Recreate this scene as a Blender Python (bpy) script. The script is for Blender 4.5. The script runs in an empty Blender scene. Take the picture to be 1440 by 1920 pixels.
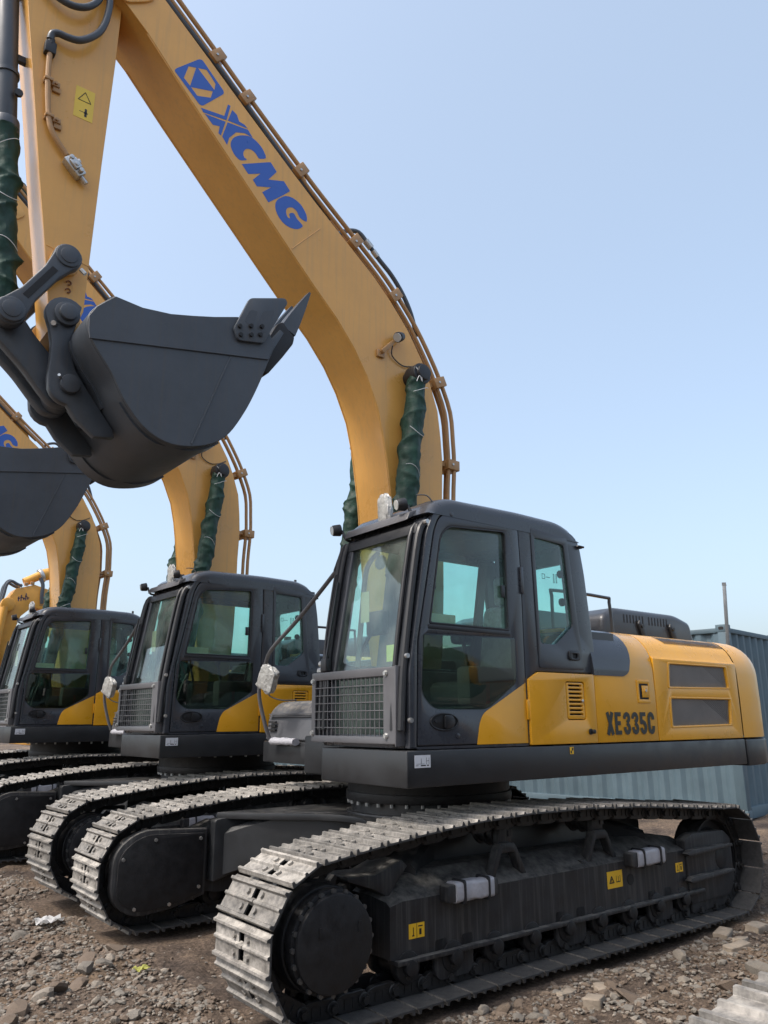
import bpy, bmesh, math, random
from mathutils import Vector, Matrix, noise
R = math.radians
sc = bpy.context.scene
COL = sc.collection

# ------------------------------------------------------------------ camera
cam_d = bpy.data.cameras.new('camera'); cam = bpy.data.objects.new('camera', cam_d); COL.objects.link(cam)
yaw, pitch, roll = -2.23017769, 0.26103823, -0.00528439
fw = Vector((math.cos(yaw)*math.cos(pitch), math.sin(yaw)*math.cos(pitch), math.sin(pitch)))
rt = Vector((math.sin(yaw), -math.cos(yaw), 0)); up = rt.cross(fw)
r2 = rt*math.cos(roll) + up*math.sin(roll); u2 = -rt*math.sin(roll) + up*math.cos(roll)
m = Matrix((r2, u2, -fw)).transposed().to_4x4(); m.translation = (4.6188, 5.3591, 1.6246)
cam.matrix_world = m
cam_d.sensor_fit = 'VERTICAL'; cam_d.sensor_height = 36; cam_d.lens = 1458.2/1920*36
cam_d.clip_start = 0.05; cam_d.clip_end = 6000
sc.camera = cam
sc.render.resolution_x, sc.render.resolution_y = 768, 1024

# ------------------------------------------------------------------ sky and sun
SUN_AZ, SUN_EL = -8.0, 54.0
w = bpy.data.worlds.new('World'); sc.world = w; w.use_nodes = True
nt = w.node_tree; bg = nt.nodes['Background']
sky = nt.nodes.new('ShaderNodeTexSky'); sky.sky_type = 'NISHITA'; sky.sun_disc = False
sky.sun_elevation = R(SUN_EL); sky.sun_rotation = R(90 - SUN_AZ)
sky.air_density = 1.0; sky.dust_density = 5.0; sky.ozone_density = 1.4; sky.altitude = 0
hz = nt.nodes.new('ShaderNodeMix'); hz.data_type = 'RGBA'; hz.inputs[0].default_value = .40; hz.inputs[7].default_value = (2.02, 2.40, 2.66, 1)   # even haze over the whole sky
nt.links.new(sky.outputs[0], hz.inputs[6]); nt.links.new(hz.outputs[2], bg.inputs[0]); bg.inputs[1].default_value = 0.15
sd = bpy.data.lights.new('sun', 'SUN'); sun = bpy.data.objects.new('sun', sd); COL.objects.link(sun)
sd.energy = 1.3; sd.angle = R(10.0); sd.color = (1.0, 0.95, 0.88)
sv = Vector((math.cos(R(SUN_AZ))*math.cos(R(SUN_EL)), math.sin(R(SUN_AZ))*math.cos(R(SUN_EL)), math.sin(R(SUN_EL))))
sun.rotation_euler = sv.to_track_quat('Z', 'Y').to_euler()
sc.view_settings.view_transform = 'Standard'; sc.view_settings.look = 'None'
sc.view_settings.exposure = 1.2; sc.view_settings.gamma = 1.0; sc.view_settings.use_curve_mapping = False

# ------------------------------------------------------------------ materials
def mat(name, col, rough=.5, metal=0., coat=0., var=.12, vscale=6., bump=0., bscale=60., spec=.5,
        dust=None, dust_amt=0., dust_lo=.45, dust_hi=.7, streak=None, streak_amt=0., rvar=.12, sheen=0.):
    M = bpy.data.materials.new(name); M.use_nodes = True
    N, L = M.node_tree.nodes, M.node_tree.links; b = N['Principled BSDF']
    b.inputs['Roughness'].default_value = rough; b.inputs['Metallic'].default_value = metal
    b.inputs['Coat Weight'].default_value = coat; b.inputs['Coat Roughness'].default_value = .06
    b.inputs['Specular IOR Level'].default_value = spec; b.inputs['Sheen Weight'].default_value = sheen
    tc = N.new('ShaderNodeTexCoord'); P = tc.outputs['Object']
    n1 = N.new('ShaderNodeTexNoise'); n1.inputs['Scale'].default_value = vscale; n1.inputs['Detail'].default_value = 6
    n1.inputs['Roughness'].default_value = .65; L.new(P, n1.inputs['Vector'])
    mr = N.new('ShaderNodeMapRange'); mr.inputs['From Min'].default_value = .3; mr.inputs['From Max'].default_value = .7
    mr.inputs['To Min'].default_value = 1-var; mr.inputs['To Max'].default_value = 1+var; L.new(n1.outputs['Fac'], mr.inputs['Value'])
    hs = N.new('ShaderNodeVectorMath'); hs.operation = 'SCALE'; hs.inputs[0].default_value = col[:3]
    L.new(mr.outputs[0], hs.inputs['Scale']); c = hs.outputs[0]
    if streak:
        mp = N.new('ShaderNodeMapping'); mp.inputs['Scale'].default_value = (38, 38, 1.6); L.new(P, mp.inputs['Vector'])
        ns = N.new('ShaderNodeTexNoise'); ns.inputs['Scale'].default_value = 1.; ns.inputs['Detail'].default_value = 4; L.new(mp.outputs[0], ns.inputs['Vector'])
        rs = N.new('ShaderNodeMapRange'); rs.inputs['From Min'].default_value = .5; rs.inputs['From Max'].default_value = .78
        rs.inputs['To Max'].default_value = streak_amt; L.new(ns.outputs['Fac'], rs.inputs['Value'])
        mx = N.new('ShaderNodeMix'); mx.data_type = 'RGBA'; L.new(rs.outputs[0], mx.inputs[0]); L.new(c, mx.inputs[6]); mx.inputs[7].default_value = (*streak, 1); c = mx.outputs[2]
    rfac = None
    if dust:
        g = N.new('ShaderNodeNewGeometry'); sx = N.new('ShaderNodeSeparateXYZ'); L.new(g.outputs['Normal'], sx.inputs[0])
        a = N.new('ShaderNodeMapRange'); a.inputs['From Min'].default_value = .25; a.inputs['From Max'].default_value = .9; L.new(sx.outputs['Z'], a.inputs['Value'])
        nd = N.new('ShaderNodeTexNoise'); nd.inputs['Scale'].default_value = 14; nd.inputs['Detail'].default_value = 8; nd.inputs['Roughness'].default_value = .7; L.new(P, nd.inputs['Vector'])
        b2 = N.new('ShaderNodeMapRange'); b2.inputs['From Min'].default_value = dust_lo; b2.inputs['From Max'].default_value = dust_hi; L.new(nd.outputs['Fac'], b2.inputs['Value'])
        mu = N.new('ShaderNodeMath'); mu.operation = 'MULTIPLY'; L.new(a.outputs[0], mu.inputs[0]); L.new(b2.outputs[0], mu.inputs[1])
        mu2 = N.new('ShaderNodeMath'); mu2.operation = 'MULTIPLY'; L.new(mu.outputs[0], mu2.inputs[0]); mu2.inputs[1].default_value = dust_amt
        mx = N.new('ShaderNodeMix'); mx.data_type = 'RGBA'; L.new(mu2.outputs[0], mx.inputs[0]); L.new(c, mx.inputs[6]); mx.inputs[7].default_value = (*dust, 1); c = mx.outputs[2]
    L.new(c, b.inputs['Base Color'])
    rr = N.new('ShaderNodeMapRange'); rr.inputs['From Min'].default_value = .3; rr.inputs['From Max'].default_value = .7
    rr.inputs['To Min'].default_value = max(.03, rough-rvar); rr.inputs['To Max'].default_value = min(1, rough+rvar)
    L.new(n1.outputs['Fac'], rr.inputs['Value']); L.new(rr.outputs[0], b.inputs['Roughness'])
    if bump:
        nb = N.new('ShaderNodeTexNoise'); nb.inputs['Scale'].default_value = bscale; nb.inputs['Detail'].default_value = 5; L.new(P, nb.inputs['Vector'])
        bp = N.new('ShaderNodeBump'); bp.inputs['Strength'].default_value = bump; bp.inputs['Distance'].default_value = .01
        L.new(nb.outputs['Fac'], bp.inputs['Height']); L.new(bp.outputs[0], b.inputs['Normal'])
    return M

def glass_mat(name, tint, refl=1.45, haze=.0):
    M = bpy.data.materials.new(name); M.use_nodes = True
    N, L = M.node_tree.nodes, M.node_tree.links; N.clear()
    o = N.new('ShaderNodeOutputMaterial'); t = N.new('ShaderNodeBsdfTransparent'); t.inputs[0].default_value = (*tint, 1)
    g = N.new('ShaderNodeBsdfGlossy'); g.inputs['Roughness'].default_value = .02
    f = N.new('ShaderNodeFresnel')
    ge = N.new('ShaderNodeNewGeometry'); mi = N.new('ShaderNodeMapRange'); mi.inputs['To Min'].default_value = refl; mi.inputs['To Max'].default_value = 1/refl
    L.new(ge.outputs['Backfacing'], mi.inputs['Value']); L.new(mi.outputs[0], f.inputs['IOR'])   # same reflectance entering and leaving the pane
    mx = N.new('ShaderNodeMixShader'); L.new(f.outputs[0], mx.inputs[0]); L.new(t.outputs[0], mx.inputs[1]); L.new(g.outputs[0], mx.inputs[2])
    out = mx.outputs[0]
    if haze:
        d = N.new('ShaderNodeBsdfDiffuse'); d.inputs[0].default_value = (.6, .62, .58, 1)
        tc = N.new('ShaderNodeTexCoord'); n = N.new('ShaderNodeTexNoise'); n.inputs['Scale'].default_value = 3; L.new(tc.outputs['Object'], n.inputs['Vector'])
        mr = N.new('ShaderNodeMapRange'); mr.inputs['From Min'].default_value = .35; mr.inputs['From Max'].default_value = .75; mr.inputs['To Max'].default_value = haze; L.new(n.outputs['Fac'], mr.inputs['Value'])
        m2 = N.new('ShaderNodeMixShader'); L.new(mr.outputs[0], m2.inputs[0]); L.new(out, m2.inputs[1]); L.new(d.outputs[0], m2.inputs[2]); out = m2.outputs[0]
    L.new(out, o.inputs[0]); return M

DUST = (.30, .26, .21)
YEL = mat('yellow_panel_paint', (.71, .340, .018), .32, coat=.30, spec=.4, var=.07, vscale=2.0, bump=.02, bscale=30, dust=(.55, .42, .25), dust_amt=.25)
BOOM = mat('yellow_boom_paint', (.67, .350, .082), .36, coat=.22, var=.10, vscale=1.3, bump=.04, bscale=14, dust=(.5, .4, .28), dust_amt=.4, streak=(.46, .28, .10), streak_amt=.4)
PIPE = mat('tan_pipe_paint', (.38, .215, .09), .42, var=.1)
DARK = mat('charcoal_paint', (.034, .037, .044), .36, coat=.15, var=.12, vscale=3, dust=(.12, .12, .115), dust_amt=.35, bump=.015, bscale=40)
CABM = mat('charcoal_cab_paint', (.034, .038, .047), .30, coat=.25, var=.10, vscale=3, dust=(.12, .12, .12), dust_amt=.25, bump=.01, bscale=40)
DECK = mat('dark_deck_paint', (.021, .0225, .025), .42, var=.18, vscale=4, bump=.03, bscale=50, dust=(.14, .135, .125), dust_amt=.6)
FRAME = mat('black_frame_paint', (.028, .028, .030), .5, var=.3, vscale=8, bump=.06, bscale=50, spec=.3, dust=(.21, .20, .18), dust_amt=.95, dust_lo=.33, dust_hi=.75, streak=(.12, .117, .11), streak_amt=.5)
CASTB = mat('black_cast_metal', (.016, .016, .0175), .5, spec=.3, var=.3, vscale=14, bump=.12, bscale=90, dust=(.13, .12, .11), dust_amt=.5)
BUCK = mat('charcoal_bucket_paint', (.050, .060, .074), .50, var=.26, vscale=2.2, bump=.08, bscale=26, dust=(.11, .10, .09), dust_amt=.4, streak=(.075, .066, .056), streak_amt=.35)
SHOE = mat('dusty_shoe_steel', (.23, .215, .195), .62, metal=.15, var=.55, vscale=17, bump=.25, bscale=120, dust=(.46, .43, .38), dust_amt=.7, streak=(.08, .078, .075), streak_amt=.7)
SHOE.node_tree.nodes['Principled BSDF'].inputs['Specular IOR Level'].default_value = .35
def per_object(M, lo, hi, tint=None):
    """each copy a little lighter or darker than the next"""
    N, L = M.node_tree.nodes, M.node_tree.links; b = N['Principled BSDF']; src = b.inputs['Base Color'].links[0].from_socket
    oi = N.new('ShaderNodeObjectInfo'); mr = N.new('ShaderNodeMapRange'); mr.inputs['To Min'].default_value = lo; mr.inputs['To Max'].default_value = hi
    L.new(oi.outputs['Random'], mr.inputs['Value']); v = N.new('ShaderNodeVectorMath'); v.operation = 'SCALE'; L.new(src, v.inputs[0]); L.new(mr.outputs[0], v.inputs['Scale']); L.new(v.outputs[0], b.inputs['Base Color'])
per_object(SHOE, .72, 1.2)
INNERSHOE = mat('dusty_black_shoe_back', (.042, .042, .043), .6, var=.5, vscale=18, bump=.25, dust=(.115, .11, .10), dust_amt=.9, dust_lo=.3, dust_hi=.7)
LINK = mat('black_link_steel', (.02, .02, .021), .5, metal=.2, var=.3, vscale=20, bump=.1, dust=(.17, .16, .14), dust_amt=.6)
STEEL = mat('zinc_bolt_steel', (.50, .50, .49), .35, metal=.8, var=.15, vscale=30)
BOLTD = mat('dark_bolt_steel', (.11, .11, .11), .4, metal=.5, var=.2)
CHROME = mat('chrome_rod', (.7, .7, .7), .12, metal=1., var=.05)
GREY = mat('grey_guard_paint', (.10, .10, .108), .42, var=.12, vscale=5, dust=(.25, .24, .22), dust_amt=.4)
GREYBOX = mat('grey_plastic_cover', (.085, .087, .095), .45, var=.1, vscale=4, dust=(.35, .31, .25), dust_amt=.8)
RUB = mat('black_rubber', (.016, .017, .02), .45, var=.2)
HOSE = mat('grey_hose', (.055, .066, .082), .4, var=.15)
GREEN = mat('dark_green_sleeve_cloth', (.010, .042, .029), .62, var=.35, vscale=9, bump=.5, bscale=28, spec=.4)
WHITE = mat('white_film', (.38, .38, .41), .45, var=.12, vscale=14, bump=.5, bscale=40)
BAG = mat('crumpled_plastic_bag', (.36, .36, .345), .22, var=.25, vscale=22, bump=1.0, bscale=34, coat=.4)
LABEL = mat('white_label_paper', (.62, .63, .66), .5, var=.03)
INK = mat('black_print', (.012, .012, .012), .5, var=0.02)
XINK = mat('dark_model_lettering', (.016, .02, .019), .4, var=0.05)
BLUE = mat('blue_logo_print', (.028, .105, .43), .38, var=.05)
STICK = mat('yellow_warning_sticker', (.80, .47, .02), .45, var=.04)
STICKP = mat('pale_yellow_warning_sticker', (.72, .50, .06), .45, var=.04)
WIRE = mat('white_tie_wire', (.65, .66, .66), .4, var=.02)
RED = mat('red_plastic', (.45, .02, .015), .4)
SEATM = mat('grey_seat_fabric', (.055, .06, .065), .7, var=.2, vscale=10)
FILM = mat('pale_plastic_film_cover', (.35, .37, .36), .28, var=.3, vscale=10, bump=.7, bscale=16)
INNER = mat('grey_cab_trim', (.085, .088, .09), .6, var=.1)
INNERL = mat('light_cab_trim', (.30, .30, .28), .6, var=.1)
BEIGE = mat('beige_paper', (.45, .40, .25), .7, var=.1)
MESHM = mat('grey_expanded_mesh', (.42, .43, .44), .45, metal=.2, var=.1)
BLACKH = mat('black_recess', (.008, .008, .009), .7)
GLASS = glass_mat('green_tinted_glass', (.79, .955, .92), 1.5, haze=.07)
GLASSF = glass_mat('green_tinted_windscreen', (.82, .95, .915), 1.65, haze=.12)
SMOKE = glass_mat('smoked_green_glass', (.50, .56, .50), 1.5)
LENS = mat('lamp_lens', (.5, .5, .48), .15, coat=.5)

# ------------------------------------------------------------------ mesh helpers
def pieces_of(bm, each=False):
    """vertex index groups of a mesh that lie apart from each other, largest first"""
    bm.verts.ensure_lookup_table(); bm.verts.index_update(); n = len(bm.verts); isl = [-1]*n; L_ = []
    for v in bm.verts:
        if isl[v.index] >= 0: continue
        k = len(L_); st = [v]; isl[v.index] = k; g = []
        while st:
            a = st.pop(); g.append(a.index)
            for e in a.link_edges:
                o = e.other_vert(a)
                if isl[o.index] < 0: isl[o.index] = k; st.append(o)
        L_.append(g)
    if len(L_) == 1 or len(L_) > 400: return [None]
    bx = []
    for g in L_:
        c = [bm.verts[i].co for i in g]; bx.append(([min(p[j] for p in c) for j in range(3)], [max(p[j] for p in c) for j in range(3)]))
    par = list(range(len(L_)))
    def find(i):
        while par[i] != i: i = par[i]
        return i
    if not each:
        for i in range(len(L_)):
            for j in range(i):
                gap = math.sqrt(sum(max(0, bx[i][0][q]-bx[j][1][q], bx[j][0][q]-bx[i][1][q])**2 for q in range(3)))
                sz = max(max(bx[q][1][k]-bx[q][0][k] for k in range(3)) for q in (i, j))
                if gap <= max(.018, .45*sz): par[find(i)] = find(j)
    d = {}
    for i, g in enumerate(L_): d.setdefault(find(i), []).extend(g)
    return sorted(d.values(), key=lambda g: -len(g)) if len(d) > 1 else [None]
class B:
    def __init__(s): s.bm = bmesh.new()
    def _merge(s, t, bev=0, seg=2, ang=30, mtx=None):
        bmesh.ops.recalc_face_normals(t, faces=t.faces)
        if bev:
            es = [e for e in t.edges if len(e.link_faces) == 2 and e.calc_face_angle(0) > R(ang)]
            if es: bmesh.ops.bevel(t, geom=es, offset=bev, segments=seg, profile=.5, affect='EDGES', clamp_overlap=True)
        if mtx: bmesh.ops.transform(t, matrix=mtx, verts=t.verts)
        me = bpy.data.meshes.new('tmp'); t.to_mesh(me); t.free(); s.bm.from_mesh(me); bpy.data.meshes.remove(me); return s
    def box(s, x0, x1, y0, y1, z0, z1, bev=0, seg=2, mtx=None):
        t = bmesh.new(); bmesh.ops.create_cube(t, size=1)
        for v in t.verts: v.co = Vector(((x0+x1)/2+v.co.x*(x1-x0), (y0+y1)/2+v.co.y*(y1-y0), (z0+z1)/2+v.co.z*(z1-z0)))
        return s._merge(t, bev, seg, mtx=mtx)
    def prism(s, pts, a0, a1, axis='y', bev=0, seg=2, mtx=None, ang=30):
        """polygon: axis y -> (x,z); x -> (y,z); z -> (x,y)"""
        t = bmesh.new()
        f = {'y': lambda p, a: (p[0], a, p[1]), 'x': lambda p, a: (a, p[0], p[1]), 'z': lambda p, a: (p[0], p[1], a)}[axis]
        v0 = [t.verts.new(f(p, a0)) for p in pts]; v1 = [t.verts.new(f(p, a1)) for p in pts]
        n = len(pts); t.faces.new(v0); t.faces.new(v1[::-1])
        for i in range(n): t.faces.new((v0[i], v1[i], v1[(i+1) % n], v0[(i+1) % n]))
        return s._merge(t, bev, seg, ang, mtx)
    def cyl(s, p0, p1, r, n=20, bev=0, r1=None, seg=2):
        p0, p1 = Vector(p0), Vector(p1); d = p1-p0; t = bmesh.new()
        bmesh.ops.create_cone(t, cap_ends=True, segments=n, radius1=r, radius2=r if r1 is None else r1, depth=d.length)
        mt = Matrix.Translation((p0+p1)/2) @ d.to_track_quat('Z', 'Y').to_matrix().to_4x4()
        bmesh.ops.transform(t, matrix=mt, verts=t.verts)
        return s._merge(t, bev, seg, 50)
    def tube(s, pts, r, n=8, sub=4, caps=True):
        P = [Vector(p) for p in pts]
        if sub > 1 and len(P) > 2:
            Q = []
            for i in range(len(P)-1):
                a, b, c, d = P[max(i-1, 0)], P[i], P[i+1], P[min(i+2, len(P)-1)]
                for k in range(sub):
                    t = k/sub
                    Q.append(.5*((2*b)+(c-a)*t+(2*a-5*b+4*c-d)*t*t+(3*b-a-3*c+d)*t**3))
            Q.append(P[-1]); P = Q
        bm = s.bm; rings = []; nrm = None
        for i, p in enumerate(P):
            d = (P[min(i+1, len(P)-1)]-P[max(i-1, 0)]).normalized()
            if nrm is None:
                nrm = d.orthogonal().normalized()
            else:
                nrm = (nrm - d*nrm.dot(d)).normalized()
            bn = d.cross(nrm); rr = r(i/(len(P)-1)) if callable(r) else r
            rings.append([bm.verts.new(p+rr*(math.cos(2*math.pi*k/n)*nrm+math.sin(2*math.pi*k/n)*bn)) for k in range(n)])
        for a, b in zip(rings, rings[1:]):
            for k in range(n): bm.faces.new((a[k], a[(k+1) % n], b[(k+1) % n], b[k]))
        if caps:
            bm.faces.new(rings[0][::-1]); bm.faces.new(rings[-1])
        return s
    def loft(s, rings, closed=True, caps=True):
        bm = s.bm; V = [[bm.verts.new(p) for p in r] for r in rings]; n = len(V[0])
        for a, b in zip(V, V[1:]):
            for k in range(n if closed else n-1): bm.faces.new((a[k], a[(k+1) % n], b[(k+1) % n], b[k]))
        if caps and closed: bm.faces.new(V[0][::-1]); bm.faces.new(V[-1])
        return s
    def grid(s, rows):
        V = [[s.bm.verts.new(p) for p in r] for r in rows]
        for a, b in zip(V, V[1:]):
            for k in range(len(a)-1): s.bm.faces.new((a[k], a[k+1], b[k+1], b[k]))
        return s
    def sphere(s, c, r, sc_=(1, 1, 1), n=12):
        t = bmesh.new(); bmesh.ops.create_uvsphere(t, u_segments=n, v_segments=n//2+2, radius=r)
        for v in t.verts: v.co = Vector((c[0]+v.co.x*sc_[0], c[1]+v.co.y*sc_[1], c[2]+v.co.z*sc_[2]))
        return s._merge(t)
    def add_mesh(s, me): s.bm.from_mesh(me); bpy.data.meshes.remove(me); return s
    def out(s, name, mt, parent=None, ang=35, smooth=True, fix=False, each=False, join=False):
        """link as an object; pieces that lie apart (or each loose piece) become objects of their own; returns the largest"""
        if fix: bmesh.ops.recalc_face_normals(s.bm, faces=s.bm.faces)
        groups = [None] if join else pieces_of(s.bm, each)
        objs = []
        for g in groups:
            bm = s.bm
            if g is not None and len(groups) > 1:
                bm = s.bm.copy(); bm.verts.ensure_lookup_table(); keep = set(g)
                bmesh.ops.delete(bm, geom=[v for v in bm.verts if v.index not in keep], context='VERTS')
            me = bpy.data.meshes.new(name); bm.to_mesh(me)
            if bm is not s.bm: bm.free()
            if smooth:
                me.polygons.foreach_set('use_smooth', [True]*len(me.polygons)); me.set_sharp_from_angle(angle=R(ang))
            me.materials.append(mt); objs.append(link(name, me, parent))
        s.bm.free()
        return objs[0]
def link(name, me, parent=None):
    o = bpy.data.objects.new(name, me); COL.objects.link(o)
    if parent is not None: o.parent = parent
    return o
def inst(o, parent=None, loc=None, rot=None, name=None):
    c = o.copy(); COL.objects.link(c)
    if name: c.name = name
    if parent is not None: c.parent = parent
    if loc is not None: c.location = loc
    if rot is not None: c.rotation_euler = rot
    return c
def empty(name, loc=(0, 0, 0), rz=0):
    o = bpy.data.objects.new(name, None); COL.objects.link(o); o.location = loc; o.rotation_euler = (0, 0, rz); o.empty_display_size = .3; return o
def tag(o, label, cat, group=None, kind=None):
    if label: o['label'] = label
    if cat: o['category'] = cat
    if group: o['group'] = group
    if kind: o['kind'] = kind
    return o
def struct(o): o['kind'] = 'structure'; return o

def rounded(pts, r, n=5):
    """round the corners of a 2D polygon; r number or list"""
    out = []; N = len(pts)
    for i, p in enumerate(pts):
        rr = r[i] if isinstance(r, (list, tuple)) else r
        a, b, c = Vector(pts[i-1]), Vector(p), Vector(pts[(i+1) % N])
        if rr <= 0: out.append(tuple(b)); continue
        u, v = (a-b), (c-b); rr = min(rr, u.length*.48, v.length*.48)
        p0, p1 = b+u.normalized()*rr, b+v.normalized()*rr
        for k in range(n+1):
            t = k/n; q = p0*(1-t)**2+b*2*t*(1-t)+p1*t*t; out.append((q.x, q.y))
    return out
def plate(loops, w0, w1, bev=.004, plane='xz'):
    """flat plate with holes: loops of 2D points, outer first, thickness from w0 to w1 along the normal axis"""
    cu = bpy.data.curves.new('c', 'CURVE'); cu.dimensions = '2D'; cu.fill_mode = 'BOTH'
    cu.extrude = max(abs(w1-w0)/2-bev, .0002); cu.bevel_depth = bev; cu.bevel_resolution = 1; cu.offset = -bev
    for lp in loops:
        sp = cu.splines.new('POLY'); sp.points.add(len(lp)-1); sp.use_cyclic_u = True
        for q, p in zip(sp.points, lp): q.co = (p[0], p[1], 0, 1)
    ob = bpy.data.objects.new('c', cu); COL.objects.link(ob)
    me = bpy.data.meshes.new_from_object(ob.evaluated_get(bpy.context.evaluated_depsgraph_get()))
    bpy.data.objects.remove(ob); bpy.data.curves.remove(cu)
    mid = (w0+w1)/2
    bm = bmesh.new(); bm.from_mesh(me)
    for v in bm.verts:
        a, b, c = v.co
        v.co = {'xz': (a, mid+c, b), 'yz': (mid+c, a, b), 'xy': (a, b, mid+c)}[plane]
    bmesh.ops.remove_doubles(bm, verts=bm.verts, dist=1e-5); bmesh.ops.recalc_face_normals(bm, faces=bm.faces)
    bm.to_mesh(me); bm.free(); me.materials.clear(); return me
def text_mesh(txt, x0, x1, z0, z1, y, off=.02, thick=.0015):
    """lettering on a plane facing +Y, read towards -X"""
    cu = bpy.data.curves.new('t', 'FONT'); cu.body = txt; cu.size = 1; cu.offset = off; cu.extrude = .001; cu.space_character = 1.22
    ob = bpy.data.objects.new('t', cu); COL.objects.link(ob)
    me = bpy.data.meshes.new_from_object(ob.evaluated_get(bpy.context.evaluated_depsgraph_get()))
    bpy.data.objects.remove(ob); bpy.data.curves.remove(cu)
    xs = [v.co.x for v in me.vertices]; ys = [v.co.y for v in me.vertices]
    a0, a1, b0, b1 = min(xs), max(xs), min(ys), max(ys)
    for v in me.vertices:
        u = (v.co.x-a0)/(a1-a0); q = (v.co.y-b0)/(b1-b0)
        v.co = Vector((x0+(x1-x0)*u, y+(thick if v.co.z > 0 else 0), z0+(z1-z0)*q))
    me.materials.clear(); return me
def circle(c, r, n=24): return [(c[0]+r*math.cos(2*math.pi*k/n), c[1]+r*math.sin(2*math.pi*k/n)) for k in range(n)]
def rrect(x0, x1, z0, z1, r=.02, n=4): return rounded([(x0, z0), (x1, z0), (x1, z1), (x0, z1)], r, n)
def nz(x, y=0, z=0): return noise.noise(Vector((x, y, z)))

# ------------------------------------------------------------------ ground
TRACKS = ((1.295, 0), (-1.295, 0), (-1.295-3.83, .11), (1.295-3.83, .11), (-1.295-8.13, .5), (1.295-8.13, .5), (5.72-1.295, .84))
def ground_z(x, y):
    z = .02*max(0, -y-2.2) + .036*max(0, -x-2.9)
    z = min(z, .5)
    z += .035*nz(x*.9, y*.9, 3.1) + .02*nz(x*2.6, y*2.6, 7.7)
    if x > 1.2: z += .04*min(1, (x-1.2)/2)*nz(x*.5+4, y*.5, 1.)
    return z
rows = []
def frange(a, b, s):
    r = []; v = a
    while v < b: r.append(v); v += s
    return r
gx = frange(-200, -60, 20)+frange(-60, -14, 4)+frange(-14, -5, .4)+frange(-5, 5.2, .055)+frange(5.2, 14, .5)+frange(14, 60, 5)+frange(60, 201, 20)
gy = frange(-220, -60, 20)+frange(-60, -16, 4)+frange(-16, -6.4, .4)+frange(-6.4, 5.2, .055)+frange(5.2, 14, .5)+frange(14, 60, 5)+frange(60, 201, 20)
def fine(x, y):
    if not (-5 <= x <= 5.2 and -6.4 <= y <= 5.2): return 0
    f = .042*noise.fractal(Vector((x*4.2, y*4.2, .3)), .9, 2.1, 5) + .030*max(0, nz(x*7, y*7, 8)) + .016*abs(nz(x*17, y*17, 2)) + .010*nz(x*34, y*34, 5)
    k = 1.
    for yc, ox in TRACKS:
        d = max(abs(y-yc)-.32, abs(x-ox)-2.2)
        if d < .3: k = min(k, max(0., d/.3)); f += .035*math.exp(-((d-.16)/.09)**2)*(.6+nz(x*2, y*2, 3)) if d > 0 else 0
    return f*k - .012*(1-k)
bm = bmesh.new(); V = []
for x in gx:
    V.append([bm.verts.new((x, y, ground_z(x, y)+fine(x, y))) for y in gy])
for a, b in zip(V, V[1:]):
    for k in range(len(a)-1): bm.faces.new((a[k], b[k], b[k+1], a[k+1]))
GR = bpy.data.materials.new('rubble_dirt'); GR.use_nodes = True
N, L = GR.node_tree.nodes, GR.node_tree.links; pb = N['Principled BSDF']; pb.inputs['Roughness'].default_value = .92; pb.inputs['Specular IOR Level'].default_value = .25
tc = N.new('ShaderNodeTexCoord')
def tn(scale, det=8, rough=.65):
    n = N.new('ShaderNodeTexNoise'); n.inputs['Scale'].default_value = scale; n.inputs['Detail'].default_value = det; n.inputs['Roughness'].default_value = rough
    L.new(tc.outputs['Object'], n.inputs['Vector']); return n.outputs['Fac']
def ramp(fac, stops):
    r = N.new('ShaderNodeValToRGB'); L.new(fac, r.inputs[0]); e = r.color_ramp.elements
    while len(e) < len(stops): e.new(.5)
    for q, (p, c) in zip(e, stops): q.position = p; q.color = (*c, 1)
    return r.outputs[0]
def mixc(f, a, b, mode='MIX'):
    x = N.new('ShaderNodeMix'); x.data_type = 'RGBA'; x.blend_type = mode
    if isinstance(f, float): x.inputs[0].default_value = f
    else: L.new(f, x.inputs[0])
    for s_, v in ((6, a), (7, b)):
        if isinstance(v, tuple): x.inputs[s_].default_value = (*v, 1)
        else: L.new(v, x.inputs[s_])
    return x.outputs[2]
c1 = ramp(tn(1.1), [(.34, (.070, .054, .046)), (.45, (.140, .108, .086)), (.55, (.20, .150, .112)), (.68, (.29, .21, .14))])
c2 = ramp(tn(38, 6, .7), [(.3, (.35, .33, .32)), (.5, (.9, .88, .86)), (.72, (1.7, 1.65, 1.6))])
c3 = mixc(1.0, c1, c2, 'MULTIPLY')
vo = N.new('ShaderNodeTexVoronoi'); vo.inputs['Scale'].default_value = 55; L.new(tc.outputs['Object'], vo.inputs['Vector'])
vb = N.new('ShaderNodeRGBToBW'); L.new(vo.outputs['Color'], vb.inputs[0])
c4 = mixc(.45, c3, mixc(1.0, c3, vb.outputs[0], 'MULTIPLY'))
L.new(c4, pb.inputs['Base Color'])
bpn = N.new('ShaderNodeBump'); bpn.inputs['Strength'].default_value = .9; bpn.inputs['Distance'].default_value = .02
L.new(tn(70, 8, .75), bpn.inputs['Height']); L.new(bpn.outputs[0], pb.inputs['Normal'])
me = bpy.data.meshes.new('ground'); bm.to_mesh(me); bm.free(); me.materials.append(GR)
me.polygons.foreach_set('use_smooth', [True]*len(me.polygons))
struct(link('ground', me))

# ------------------------------------------------------------------ hills far away
HILL = mat('far_hillside', (.16, .17, .15), .95, var=.25, vscale=.05)
b = B(); rows = []
for i in range(61):
    a = R(-175 + i*2.2); d = 420
    h = 18 + 14*nz(i*.12, 4.) + 6*nz(i*.4, 9.)
    rows.append([(4.6+math.cos(a)*q, 5.4+math.sin(a)*q, zz) for q, zz in ((d, -2), (d+20, h*.5), (d+60, h), (d+120, h*.7), (d+200, -2))])
b.grid(rows); struct(b.out('hills', HILL))

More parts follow.
